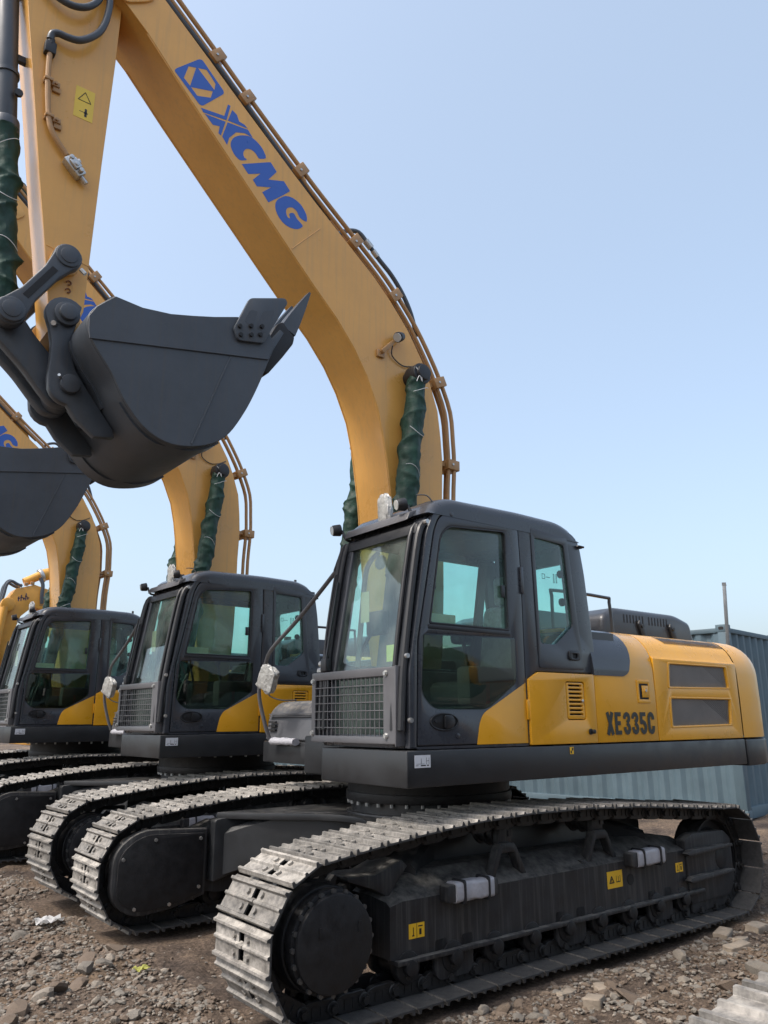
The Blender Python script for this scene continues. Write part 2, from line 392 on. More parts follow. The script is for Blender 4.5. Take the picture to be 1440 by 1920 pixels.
# ================================================================== EXCAVATOR
EX = empty('excavator')

# ---- tracks -------------------------------------------------------------
CX, CZ, RW = 2.02, .475, .405
def track_path():
    pts = []
    for k in range(0, 19):                       # sprocket end, bottom to top
        a = -90 + 170*k/18; pts.append((CX+RW*math.cos(R(a)), CZ+RW*math.sin(R(a))))
    for x, z in ((1.80, .912), (1.39, .958), (.95, .993), (.45, 1.010), (-.11, 1.003), (-.74, .973), (-1.2, .938), (-1.6, .905), (-1.88, .885)): pts.append((x, z))
    for k in range(0, 19):
        a = 95 + 175*k/18; pts.append((-CX+RW*math.cos(R(a)), CZ+RW*math.sin(R(a))))
    for x in frange(-1.8, 1.9, .2): pts.append((x, CZ-RW))
    return [Vector((a, b)) for a, b in pts]
TP = track_path(); seg = [(TP[(i+1) % len(TP)]-TP[i]).length for i in range(len(TP))]; TL = sum(seg); NSH = 50
def at_len(s_):
    s_ %= TL; i = 0
    while s_ > seg[i]: s_ -= seg[i]; i += 1
    a, c = TP[i], TP[(i+1) % len(TP)]; return a+(c-a)*(s_/seg[i])
PITCH = TL/NSH
# shoe: x along travel, z outward
def shoe_profile(flat=True):
    h = .032
    pr = [(-.099, .0), (-.0995, .012), (-.098, .014), (-.096, h), (-.080, h), (-.074, .013),
          (-.014, .012), (-.008, h-.006), (.006, h-.006), (.012, .012), (.066, .012), (.072, h), (.087, h), (.092, .014), (.106, .004), (.106, -.006), (.09, 0)]
    return pr
b = B(); pr = shoe_profile()
for y0, y1 in ((-.30, -.028), (.028, .30)): b.prism(pr, y0, y1, bev=.0025, seg=1)
for a in (pr[0:6]+[(-.074, 0)], [(-.020, 0), (-.014, .012), (-.008, .03), (.006, .03), (.012, .012), (.018, 0)], [(.066, 0)]+pr[10:16]+[(.09, 0)]):
    b.prism(a, -.0282, .0282)
for x in (-.043, .04):
    for y in (-.075, .075): b.cyl((x, y, .010), (x, y, .027), .017, 6)
shoe_src = b.out('track_shoe', SHOE, None, join=True)
SHOE_ME = shoe_src.data; SHOE_ME.materials.append(INNERSHOE)
for p_ in SHOE_ME.polygons:
    if p_.normal.z < -.5 or abs(p_.normal.y) > .9: p_.material_index = 1
bpy.data.objects.remove(shoe_src)
b = B()
for s_ in (-1, 1):
    y = s_*.095
    b.prism(rounded([(-.10, 0), (-.12, -.05), (-.10, -.098), (.06, -.098), (.105, -.075), (.105, -.02), (.07, 0)], .02, 2), y-.02, y+.02, bev=.004, seg=1)
    b.cyl((-.085, y-.034, -.05), (-.085, y+.034, -.05), .037, 12, bev=.004, seg=1)
    b.cyl((.085, y-.026, -.05), (.085, y+.026, -.05), .030, 10)
    b.box(-.045, -.01, y+s_*.018, y+s_*.024, -.07, -.02); b.box(.012, .045, y+s_*.018, y+s_*.024, -.07, -.02)
b.cyl((-.085, -.15, -.05), (-.085, .15, -.05), .021, 10)
link_src = b.out('track_link', LINK, None, join=True); LINK_ME = link_src.data; bpy.data.objects.remove(link_src)
rng = random.Random(5)
for side in (1, -1):
    yc = side*1.295
    ch = empty('track_chain'); ch.parent = EX
    for k in range(NSH):
        p = at_len(k*PITCH); d = at_len(k*PITCH+.03)-at_len(k*PITCH-.03); d.normalize()
        # travel direction d (x,z); outward normal is right of travel (path runs front bottom->top->back)
        ox, oz = d.y, -d.x
        mx = Matrix(((d.x, 0, ox, p.x), (0, 1, 0, yc), (d.y, 0, oz, p.y), (0, 0, 0, 1)))
        jit = Matrix.Rotation(rng.uniform(-.012, .012), 4, 'Y')
        for nm, dat in (('track_shoe', SHOE_ME), ('track_link', LINK_ME)):
            o = link(nm, dat, ch); o.matrix_local = mx @ jit

# ---- track frames -------------------------------------------------------
def sticker(parent, x0, x1, z0, z1, y, m_=STICK, glyph='tri', side=1):
    """yellow warning plate facing +Y"""
    b = B(); b.box(x0, x1, y, y+.002, z0, z1); o = b.out('warning_sticker', m_, parent)
    b = B(); w_, h_ = x1-x0, z1-z0; yy0, yy1 = y+.002, y+.0032
    if glyph == 'tri':
        cx, cz, r = x0+.72*w_, z0+.45*h_, .2*min(abs(w_), h_)*1.3
        for a in range(3):
            p0 = (cx+r*math.sin(R(120*a)), cz+r*math.cos(R(120*a))); p1 = (cx+r*math.sin(R(120*a+120)), cz+r*math.cos(R(120*a+120)))
            b.cyl((p0[0], yy0, p0[1]), (p1[0], yy0, p1[1]), .004, 6)
        b.box(cx-.004, cx+.004, yy0, yy1, cz-.3*r, cz+.4*r)
        b.box(x0+.15*w_, x0+.42*w_, yy0, yy1, z0+.3*h_, z0+.36*h_); b.box(x0+.15*w_, x0+.17*w_, yy0, yy1, z0+.3*h_, z0+.7*h_); b.box(x0+.40*w_, x0+.42*w_, yy0, yy1, z0+.3*h_, z0+.7*h_)
        b.box(x0+.27*w_, x0+.29*w_, yy0, yy1, z0+.35*h_, z0+.66*h_)
    elif glyph == 'two':
        b.box(x0+.49*w_, x0+.51*w_, yy0, yy1, z0, z1)
        b.box(x0+.70*w_, x0+.74*w_, yy0, yy1, z0+.2*h_, z0+.75*h_); b.box(x0+.66*w_, x0+.80*w_, yy0, yy1, z0+.16*h_, z0+.24*h_)
        b.box(x0+.12*w_, x0+.40*w_, yy0, yy1, z0+.74*h_, z0+.82*h_); b.box(x0+.2*w_, x0+.34*w_, yy0, yy1, z0+.2*h_, z0+.6*h_)
    elif glyph == 'tall':
        cx, cz, r = (x0+x1)/2, z0+.68*h_, .2*h_
        for a in range(3):
            p0 = (cx+r*math.sin(R(120*a)), cz+r*math.cos(R(120*a))); p1 = (cx+r*math.sin(R(120*a+120)), cz+r*math.cos(R(120*a+120)))
            b.cyl((p0[0], yy0, p0[1]), (p1[0], yy0, p1[1]), .003, 6)
        b.box(cx-.025, cx-.008, yy0, yy1, z0+.10*h_, z0+.30*h_); b.box(cx-.032, cx-.002, yy0, yy1, z0+.2*h_, z0+.24*h_); b.box(cx+.0, cx+.03, yy0, yy1, z0+.22*h_, z0+.235*h_)
        b.cyl((cx-.016, yy0, z0+.33*h_), (cx-.016, yy1, z0+.33*h_), .009, 8)
    b.out('sticker_print', INK, parent)
    return o

def track_frame(side):
    yc = side*1.295; Y = lambda v: side*v; F = lambda v: side*(v-.07)
    # cross section (y,z) lofted along x: vertical outer face, sloped dusty roof
    b = B()
    secs = []
    for x, top, fold, bot in ((1.55, .60, .565, .285), (1.45, .67, .585, .265), (1.2, .70, .585, .265), (-1.35, .70, .585, .265), (-1.62, .66, .585, .265), (-1.72, .61, .55, .285)):
        secs.append([(x, F(1.505), bot), (x, F(1.505), fold), (x, F(1.47), fold+.02), (x, F(1.30), top), (x, Y(1.06), top), (x, Y(1.02), top-.04), (x, Y(1.02), bot)])
    b.loft(secs)
    fr = b.out('track_frame', FRAME, EX, ang=25, fix=True)
    b = B(); b.prism([(1.52, .253), (1.52, .280), (-1.70, .280), (-1.70, .253)], F(1.44), F(1.545), bev=.006); b.out('bottom_rail', FRAME, fr)
    b = B()   # front bracket tongue by the sprocket
    b.prism([(1.50, .60), (1.62, .66), (1.80, .72), (1.80, .745), (1.60, .735), (1.40, .80), (1.35, .76)], Y(1.10), Y(1.36), bev=.008); b.out('end_bracket', FRAME, fr)
    # final drive + sprocket
    b = B(); b.cyl((2.02, Y(1.16), CZ), (2.02, Y(1.46), CZ), .272, 40, bev=.02); b.cyl((2.02, Y(1.46), CZ), (2.02, Y(1.535), CZ), .262, 40, bev=.012); b.out('final_drive', CASTB, fr)
    b = B(); b.cyl((2.02, Y(1.535), CZ), (2.02, Y(1.575), CZ), .245, 40, bev=.012); b.box(1.86, 1.875, Y(1.575), Y(1.581), CZ+.04, CZ+.09); b.box(2.12, 2.132, Y(1.575), Y(1.581), CZ+.04, CZ+.09); dc = b.out('drive_cover', CASTB, fr)
    b = B()
    b.cyl((0, -.006, 0), (0, .012, 0), .015, 6); hb = b.out('cover_bolt', BOLTD, fr)
    for k in range(20):
        a = 2*math.pi*k/20; o = hb if k == 0 else inst(hb, fr)
        o.location = (2.02+.252*math.cos(a), Y(1.540), CZ+.252*math.sin(a))
    b = B(); pts = []
    for k in range(21):
        a0 = 2*math.pi*k/21
        for q, rr in ((-.26, .285), (-.12, .325), (.12, .325), (.26, .285)):
            a = a0+q*2*math.pi/21; pts.append((2.02+rr*math.cos(a), CZ+rr*math.sin(a)))
    b.prism(pts, Y(1.265), Y(1.325)); b.out('sprocket', LINK, fr)
    # idler
    b = B()
    prof = [(.0, .10), (.22, .10), (.24, .05), (.29, .05), (.30, .10), (.315, .10), (.318, .045), (.318, 0)]
    ring = []
    for rr, hw in prof+[(r_, -h_) for r_, h_ in prof[::-1]]:
        ring.append([( -CX+rr*math.cos(2*math.pi*k/36), yc+hw, CZ+rr*math.sin(2*math.pi*k/36)) for k in range(36)])
    b.loft(ring, caps=False); b.cyl((-CX, yc-.16, CZ), (-CX, yc+.16, CZ), .09, 18, bev=.01); b.out('idler_wheel', CASTB, fr, fix=True)
    b = B()   # yoke cover with two ribs
    b.prism(rounded([(-1.52, .18), (-1.50, .66), (-1.62, .70), (-2.10, .69), (-2.20, .62), (-2.20, .30), (-2.12, .18)], .03, 3), F(1.43), F(1.52), bev=.012)
    b.prism(rounded([(-1.55, .10), (-1.55, .24), (-2.16, .26), (-2.05, .11)], .02, 2), F(1.38), F(1.50), bev=.012); b.out('idler_guard', FRAME, fr)
    for z in (.565, .365):
        b = B(); b.prism(rounded([(-1.48, z-.02), (-1.44, z), (-1.50, z+.025), (-2.12, z+.025), (-2.14, z)], .008, 2), F(1.52), F(1.575), bev=.01); b.out('guard_rib', FRAME, fr)
    # rollers
    b = B(); b.cyl((0, -.12, 0), (0, .12, 0), .060, 18); b.cyl((0, -.15, 0), (0, -.085, 0), .088, 20, bev=.008); b.cyl((0, .085, 0), (0, .15, 0), .088, 20, bev=.008); b.cyl((0, .15, 0), (0, .19, 0), .045, 14, bev=.006); b.cyl((0, -.19, 0), (0, -.15, 0), .045, 14, bev=.006)
    ro = b.out('track_roller', CASTB, fr)
    for k in range(9):
        o = ro if k == 0 else inst(ro, fr); o.location = (1.42-k*.355, yc, .232)
    b = B()
    b.box(-.035, .035, -.03, .03, .0, .10, bev=.008); b.cyl((0, .02, .0), (0, .045, .0), .034, 6); b.cyl((0, .0, -.01), (0, .03, -.01), .05, 14, bev=.006)
    rb = b.out('roller_mount', CASTB, fr)
    for k in range(9):
        o = rb if k == 0 else inst(rb, fr); o.location = (1.42-k*.355, F(1.475), .195); o.rotation_euler = (0, 0, 0 if side > 0 else math.pi)
    b = B(); b.prism(rounded([(-.16, .20), (-.16, .02), (-.12, -.03), (.12, -.03), (.16, .02), (.16, .20), (.06, .20), (.05, .10), (-.05, .10), (-.06, .20)], .02, 3), -.015, .015, bev=.006)
    rg = b.out('roller_guard', FRAME, fr)
    for k, x in enumerate((1.05, -.05, -1.12)):
        o = rg if k == 0 else inst(rg, fr); o.location = (x, F(1.49), .145)
    # carrier rollers with A brackets
    for k, x in enumerate((.50, -.50)):
        b = B(); z = .86
        b.cyl((x, Y(1.10), z), (x, F(1.42), z), .058, 20, bev=.006)
        for yy in (1.13, 1.22, 1.29): b.cyl((x, Y(yy), z), (x, Y(yy+.022), z), .076, 20, bev=.006)
        b.out('carrier_roller', CASTB, fr)
        b = B()
        b.prism(rounded([(x-.065, .80), (x-.065, .86), (x-.04, .925), (x+.04, .925), (x+.065, .86), (x+.065, .80)], .02, 3), F(1.385), F(1.435), bev=.006)
        b.prism(rounded([(x-.085, .79), (x-.19, .58), (x-.14, .58), (x-.06, .755), (x+.06, .755), (x+.14, .58), (x+.19, .58), (x+.085, .79), (x+.06, .815), (x-.06, .815)], .01, 2), F(1.39), F(1.46), bev=.006)
        b.box(x-.07, x-.03, F(1.435), F(1.442), .85, .89); b.box(x+.20, x+.25, F(1.42), F(1.47), .57, .63, bev=.005)
        b.out('roller_bracket', FRAME, fr)
    # wrapped foot steps
    for x0, x1 in ((.77, 1.10), (-1.10, -.76)):
        b = B(); b.prism(rounded([(x0-.04, .545), (x1+.06, .545), (x1+.06, .645), (x0-.04, .645)], .015, 2), F(1.50), F(1.585), bev=.006); st = b.out('step_plate', FRAME, fr)
        b = B(); rings = []
        for i in range(13):
            t = i/12; x = x0+(x1-x0)*t
            sq_ = lambda v: math.copysign(abs(v)**.45, v)
            rings.append([(x, F(1.545)+side*.052*sq_(math.cos(a))*(1+.16*nz(x*19, math.cos(a)*2, side)), .597+.058*sq_(math.sin(a))*(1+.16*nz(x*17, math.sin(a)*2, 3))) for a in [2*math.pi*k/24 for k in range(24)]])
        b.loft(rings); b.out('step_wrapping', WHITE, fr, fix=True, ang=60)
        for t in (.17, .80):
            x = x0+(x1-x0)*t; b = B(); b.add_mesh(plate([rounded([(F(1.545)-.062, .528), (F(1.545)+.062, .528), (F(1.545)+.062, .666), (F(1.545)-.062, .666)], .02, 3)], x-.006, x+.006, .001, 'yz')); b.out('wrapping_band', RUB, fr)
    # recess holes
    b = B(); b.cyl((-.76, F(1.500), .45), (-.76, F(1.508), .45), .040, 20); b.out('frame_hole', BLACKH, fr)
    if side > 0:
        sticker(fr, 1.29, 1.41, .375, .455, 1.436, glyph='two')
        sticker(fr, -.66, -.48, .415, .53, 1.436, glyph='tri')
        sticker(fr, -1.46, -1.36, .43, .50, 1.436, glyph='two')
    # inner motor cover, facing the machine's middle
    yi = Y(1.0)
    outl = rounded([(2.34, .30), (2.34, .66), (2.14, .80), (1.57, .77), (1.57, .27), (1.84, .20), (2.16, .17)], [.18, .18, .12, .015, .015, .08, .14], 6)
    inn = [(1.93+(x-1.93)*.91, .48+(z-.48)*.89) for x, z in outl]
    b = B(); b.add_mesh(plate([outl], Y(.965), Y(1.06), .012)); b.out('motor_housing', FRAME, fr)
    b = B(); b.add_mesh(plate([inn], Y(.945), Y(.967), .004)); b.out('motor_cover', CASTB, fr)
    b = B(); b.cyl((0, 0, 0), (0, .012, 0), .014, 6); cb = b.out('cover_bolt', STEEL, fr)
    for k, (x, z) in enumerate(((1.64, .70), (1.64, .34), (1.88, .24), (2.16, .24), (2.27, .60), (2.02, .72))):
        o = cb if k == 0 else inst(cb, fr); o.location = (x, Y(.945)-.012*(1 if side > 0 else 0), z)
    return fr
track_frame(1); track_frame(-1)

# ---- car body -----------------------------------------------------------
b = B()
b.cyl((0, 0, .60), (0, 0, .90), .70, 48, bev=.01); b.cyl((0, 0, .90), (0, 0, .985), .655, 48)
b.box(-.62, .62, -.62, .62, .46, .80, bev=.05)
cb_ = b.out('car_body', DECK, EX)
for sx in (1, -1):
    for sy in (1, -1):
        b = B(); secs = []
        for t, top, hh, wd in ((0, .885, .36, .34), (.3, .89, .36, .32), (.6, .885, .36, .26), (.85, .80, .34, .23), (1.0, .74, .34, .22)):
            px_, py_ = sx*(.30+t*1.05), sy*(.30+t*.80)
            dx, dy = -sy*sx*.55, .83*1; n_ = Vector((-.80*sy, 1.05*sx)).normalized()*wd
            secs.append([(px_-n_.x, py_-n_.y, top-hh), (px_-n_.x, py_-n_.y, top-.03), (px_-n_.x*.85, py_-n_.y*.85, top), (px_+n_.x*.85, py_+n_.y*.85, top), (px_+n_.x, py_+n_.y, top-.03), (px_+n_.x, py_+n_.y, top-hh)])
        b.loft(secs); b.out('frame_arm', DECK, cb_, fix=True, ang=30)
b = B(); b.prism(rounded([(1.50, .98), (1.20, .62), (.80, .22), (.80, -.22), (1.20, -.62), (1.50, -.98), (-1.45, -.98), (-1.2, -.62), (-.80, -.22), (-.80, .22), (-1.2, .62), (-1.45, .98)], [.02, .3, .2, .2, .3, .02, .02, .3, .2, .2, .3, .02], 6), .835, .885, axis='z', bev=.012); b.out('top_plate', DECK, cb_)
# side walls closing the arms to the track frames
for sy in (1, -1):
    b = B(); b.prism(rounded([(1.54, .36), (1.54, .835), (1.15, .872), (.4, .86), (-.4, .86), (-1.15, .872), (-1.5, .80), (-1.5, .34), (-1.2, .42), (-.6, .56), (.6, .56), (1.2, .46)], [.02, .03, .2, .2, .2, .2, .05, .02, .2, .2, .2, .25], 8), sy*.90, sy*1.03, bev=.02); b.out('side_web', DECK, cb_)

# ---- slew ring ----------------------------------------------------------
b = B(); b.cyl((0, 0, .985), (0, 0, 1.055), .705, 64, bev=.006); b.cyl((0, 0, 1.055), (0, 0, 1.215), .69, 64)
sr = b.out('slew_ring', CASTB, EX)
b = B(); b.cyl((0, 0, -.028), (0, 0, .004), .0145, 6); rb = b.out('ring_bolt', STEEL, sr)
first = True
for n_, rr, z in ((34, .682, .985), (26, .735, 1.195)):
    for k in range(n_):
        a = 2*math.pi*(k+.3)/n_
        o = rb if first else inst(rb, sr); first = False; o.location = (rr*math.cos(a), rr*math.sin(a), z)

# ---- upper deck frame ---------------------------------------------------
ZD0, ZD1 = 1.217, 1.437
b = B()
b.prism(rounded([(1.45, .50), (1.45, 1.487), (-2.575, 1.487), (-2.575, .2), (.4, .2), (.4, .50)], [.06, .012, 0, 0, 0, 0], 4), ZD0, ZD1, axis='z', bev=.012)
b.prism([(.80, -1.47), (.80, -.50), (.4, -.45), (.4, .199), (-2.575, .199), (-2.575, -1.47)], ZD0+.03, ZD1, axis='z', bev=.012)
b.box(-2.3, 1.0, -.42, .45, 1.20, 1.50, bev=.02)
dk = b.out('deck_frame', DECK, EX)
b = B(); b.box(1.26, 1.39, 1.4875, 1.489, 1.335, 1.41); lb = b.out('white_label', LABEL, dk)
b = B()
for x0, x1, z0, z1 in ((1.30, 1.34, 1.345, 1.352), (1.275, 1.29, 1.345, 1.352), (1.31, 1.375, 1.357, 1.359), (1.335, 1.338, 1.36, 1.39), (1.272, 1.295, 1.375, 1.377), (1.272, 1.274, 1.355, 1.395), (1.293, 1.295, 1.355, 1.395), (1.36, 1.38, 1.347, 1.350)):
    b.box(x0, x1, 1.489, 1.4897, z0, z1)
b.out('label_print', INK, dk)
sticker(dk, -.13, -.09, 1.375, 1.425, 1.4878, glyph='none')
b = B(); b.box(-.125, -.111, 1.4898, 1.4904, 1.40, 1.42); b.box(-.109, -.095, 1.4898, 1.4904, 1.38, 1.40); b.out('sticker_print', INK, dk)

# ---- counterweight ------------------------------------------------------
def cw_outline(o=0):
    half = [(-2.60, 1.487+o), (-2.95, 1.46+o), (-3.20, 1.36+o), (-3.38, 1.16+o), (-3.50-o, .85), (-3.56-o, .45)]
    return half+[(x, -y) for x, y in half[::-1]]
b = B(); b.prism(cw_outline(.005), 1.20, 1.437, axis='z', bev=.02); cw = b.out('counterweight', DECK, EX)
# ---- yellow side panels (profile in y,z) --------------------------------
def side_profile(o=0.):
    p = [(1.480+o, 1.447), (1.482+o, 1.8), (1.478+o, 2.02)]
    for k in range(1, 9):
        a = R(90*k/8*.93); p.append((1.478-.30*(1-math.cos(a))+o*math.cos(a), 2.02+.325*math.sin(a)+o*math.sin(a)))
    p.append((.90, 2.352+o)); return p
half = [(-2.582, 1.482), (-2.75, 1.480), (-2.95, 1.455), (-3.12, 1.395), (-3.27, 1.29), (-3.39, 1.14), (-3.48, .94), (-3.535, .68), (-3.56, .35), (-3.565, 0.)]
plan = [Vector(p) for p in half]+[Vector((x, -y)) for x, y in half[-2::-1]]
rows = []
for i, p in enumerate(plan):
    t_ = (plan[min(i+1, len(plan)-1)]-plan[max(i-1, 0)]).normalized(); n_ = Vector((-t_.y, t_.x))
    if i in (0, len(plan)-1): n_ = Vector((0, -1 if i == 0 else 1))
    sp_ = side_profile()[:-1]+[(1.0, 2.352), (.85, 2.353)]
    rows.append([(p.x+n_.x*(1.482-y), p.y+n_.y*(1.482-y), z+.003) for y, z in sp_])
b = B(); b.grid(rows); b.prism([(x+.3, y*.6) for x, y in half[4:]]+[(x+.3, -y*.6) for x, y in half[-2:3:-1]]+[(-2.6, -.9), (-2.6, .9)], 1.5, 2.350, axis='z'); b.box(-2.62, -2.60, -1.40, 1.40, 1.45, 2.25); b.out('counterweight_shell', YEL, cw, ang=40, fix=True, join=True)
def panel(name, x0, x1, mt_, o=0., parent=EX, thick=.03):
    outer = side_profile(o); inner = [(y-thick, z-(thick if i > 4 else 0)) for i, (y, z) in enumerate(outer)]
    b = B(); b.prism(outer+inner[::-1], x0, x1, axis='x', bev=.004, ang=40); return b.out(name, mt_, parent, ang=30)
def holed_panel(name, x0, x1, holes, parent=EX, thick=.03):
    """side skin with rectangular openings through the flat lower part; curved shoulder separately"""
    pass
# panel behind the cab door, under the rear window
XA, XB, XC, XD = .305, -.437, -1.237, -2.57
loop = [(XA, 1.447), (XB, 1.447), (XB, 1.955), (.20, 1.955), (XA, 1.90)]
lou = rrect(-.315, -.095, 1.615, 1.895, .025)
b = B(); b.add_mesh(plate([rounded(loop, .004, 1), lou], 1.448, 1.482, .004)); p1 = b.out('cab_side_panel', YEL, EX)
lo2 = [(-.205+(x+.205)*.93, 1.755+(z-1.755)*.955) for x, z in lou]
slots = []
for k in range(8):
    z = 1.65+k*.030
    slots.append(rrect(-.285, -.13, z, z+.013, .006, 2))
b = B(); b.add_mesh(plate([lo2]+slots, 1.452, 1.478, .003)); b.out('louvre_cover', YEL, p1)
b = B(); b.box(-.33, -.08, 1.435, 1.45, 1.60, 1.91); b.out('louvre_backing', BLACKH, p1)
b = B(); b.cyl((-.282, 1.478, 1.755), (-.282, 1.487, 1.755), .012, 12, bev=.002); b.out('lock_bolt', STEEL, p1)
b = B(); b.cyl((-.37, 1.482, 1.53), (-.37, 1.51, 1.53), .016, 12, bev=.003); b.cyl((-.35, 1.482, 1.53), (-.35, 1.49, 1.53), .022, 12); b.out('rubber_stop', RUB, p1)
# panel with model number
p2 = panel('engine_side_door', XC+.004, XB-.005, YEL)
def ribbon(path, hw, y0, y1, b):
    """flat lettering stroke of half width hw along a path of (u, v)"""
    P = [Vector(p) for p in path]; A, C = [], []
    for i, p in enumerate(P):
        t_ = (P[min(i+1, len(P)-1)]-P[max(i-1, 0)]).normalized(); n_ = Vector((-t_.y, t_.x))*hw; A.append(p+n_); C.append(p-n_)
    for i in range(len(P)-1):
        q = [A[i], A[i+1], C[i+1], C[i]]
        f = [b.bm.verts.new((v.x, y1, v.y)) for v in q]; b.bm.faces.new(f)
def arc(cx, cz, rx, rz, a0, a1, n=10): return [(cx+rx*math.cos(R(a0+(a1-a0)*k/n)), cz+rz*math.sin(R(a0+(a1-a0)*k/n))) for k in range(n+1)]
GW, GH, SW = .094, .170, .0178
def glyph(ch, u, z0):
    """bold condensed capitals, drawn towards -x from u"""
    w_, h_, s_ = GW, GH, SW; b = B(); y = 1.4848
    X_ = lambda pts: [(u-p[0], z0+p[1]) for p in pts]
    if ch == 'X':
        ribbon(X_([(s_*.9, 0), (w_-s_*.9, h_)]), s_*1.05, y-.001, y, b); ribbon(X_([(w_-s_*.9, 0), (s_*.9, h_)]), s_*1.05, y-.001, y+.0003, b)
    elif ch == 'E':
        ribbon(X_([(s_, 0), (s_, h_)]), s_, y-.001, y, b)
        for q in (s_*.85, h_*.51, h_-s_*.85): ribbon(X_([(s_*2, q), (w_*(.86 if q != h_*.51 else .78), q)]), s_*.85, y-.001, y+.0002, b)
    elif ch == '3':
        r = w_/2-s_; ribbon(X_([(s_*.95, h_*.70)]+arc(w_/2, h_*.745, r, h_*.255-s_*.85, 175, -60, 12)+[(w_*.52, h_*.52)]), s_*.95, y-.001, y, b)
        ribbon(X_([(w_*.50, h_*.52)]+arc(w_/2, h_*.27, r, h_*.27-s_*.85, 62, -175, 14)+[(s_*.95, h_*.33)]), s_*.95, y-.001, y+.0002, b)
    elif ch == '5':
        ribbon(X_([(w_*.9, h_-s_*.85), (s_*1.6, h_-s_*.85)]), s_*.85, y-.001, y, b); ribbon(X_([(s_*1.35, h_), (s_*1.1, h_*.46)]), s_*.95, y-.001, y+.0002, b)
        ribbon(X_([(s_*.9, h_*.50), (w_*.36, h_*.60)]+arc(w_/2, h_*.31, w_/2-s_, h_*.31-s_*.85, 80, -175, 14)), s_*.95, y-.001, y+.0003, b)
    elif ch == 'C':
        ribbon(X_([(w_-s_, h_*.66)]+arc(w_/2, h_*.70, w_/2-s_, h_*.30-s_*.85, 5, 180, 10)+arc(w_/2, h_*.30, w_/2-s_, h_*.30-s_*.85, 180, 355, 10)+[(w_-s_, h_*.36)]), s_, y-.001, y, b)
    b.out('model_letter', XINK, p2, smooth=False, join=True)
for k, ch in enumerate('XE335C'): glyph(ch, -.548-k*.1085, 1.503)
b = B(); b.add_mesh(plate([rrect(-1.16, -.985, 1.745, 1.93, .012), rrect(-1.135, -1.01, 1.775, 1.90, .006)], 1.478, 1.487, .003)); b.out('lock_bezel', YEL, p2)
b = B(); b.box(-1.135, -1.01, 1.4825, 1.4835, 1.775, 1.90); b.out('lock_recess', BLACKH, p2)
b = B(); b.box(-1.13, -1.045, 1.4835, 1.490, 1.79, 1.885, bev=.003); b.cyl((-1.085, 1.49, 1.845), (-1.085, 1.496, 1.845), .015, 14); b.out('lock_paddle', YEL, p2)
b = B(); b.cyl((-1.085, 1.495, 1.845), (-1.085, 1.500, 1.845), .011, 12); b.out('key_lock', STEEL, p2)
# dark patch wrapping over the shoulder of that panel
pr = side_profile(.0022); rows = []
def patch_edge(i, y, z):
    ks = [(1.952, -.80), (1.958, -.83), (1.972, -.862), (1.99, -.884), (2.02, -.905), (2.1, -.937), (2.2, -.957), (2.3, -.962), (2.34, -.958), (2.36, -.95)]
    for (z0, x0), (z1, x1) in zip(ks, ks[1:]):
        if z <= z1: return x0+(x1-x0)*max(0, (z-z0)/(z1-z0))
    return -.95
prof = [(1.4845, z_) for z_ in (1.952, 1.958, 1.972, 1.99)]+[(1.4842, 2.005)]+pr[2:-1]+[(1.0, 2.3545)]
for i, (y, z) in enumerate(prof):
    xe = patch_edge(i, y, z); rows.append([(XB-.0042, y-.028, z-.002)]+[(XB-.0042+(xe-XB)*k/8, y, z) for k in range(9)])
b = B(); b.grid(rows); b.out('dark_shoulder_patch', CABM, p2, ang=60)
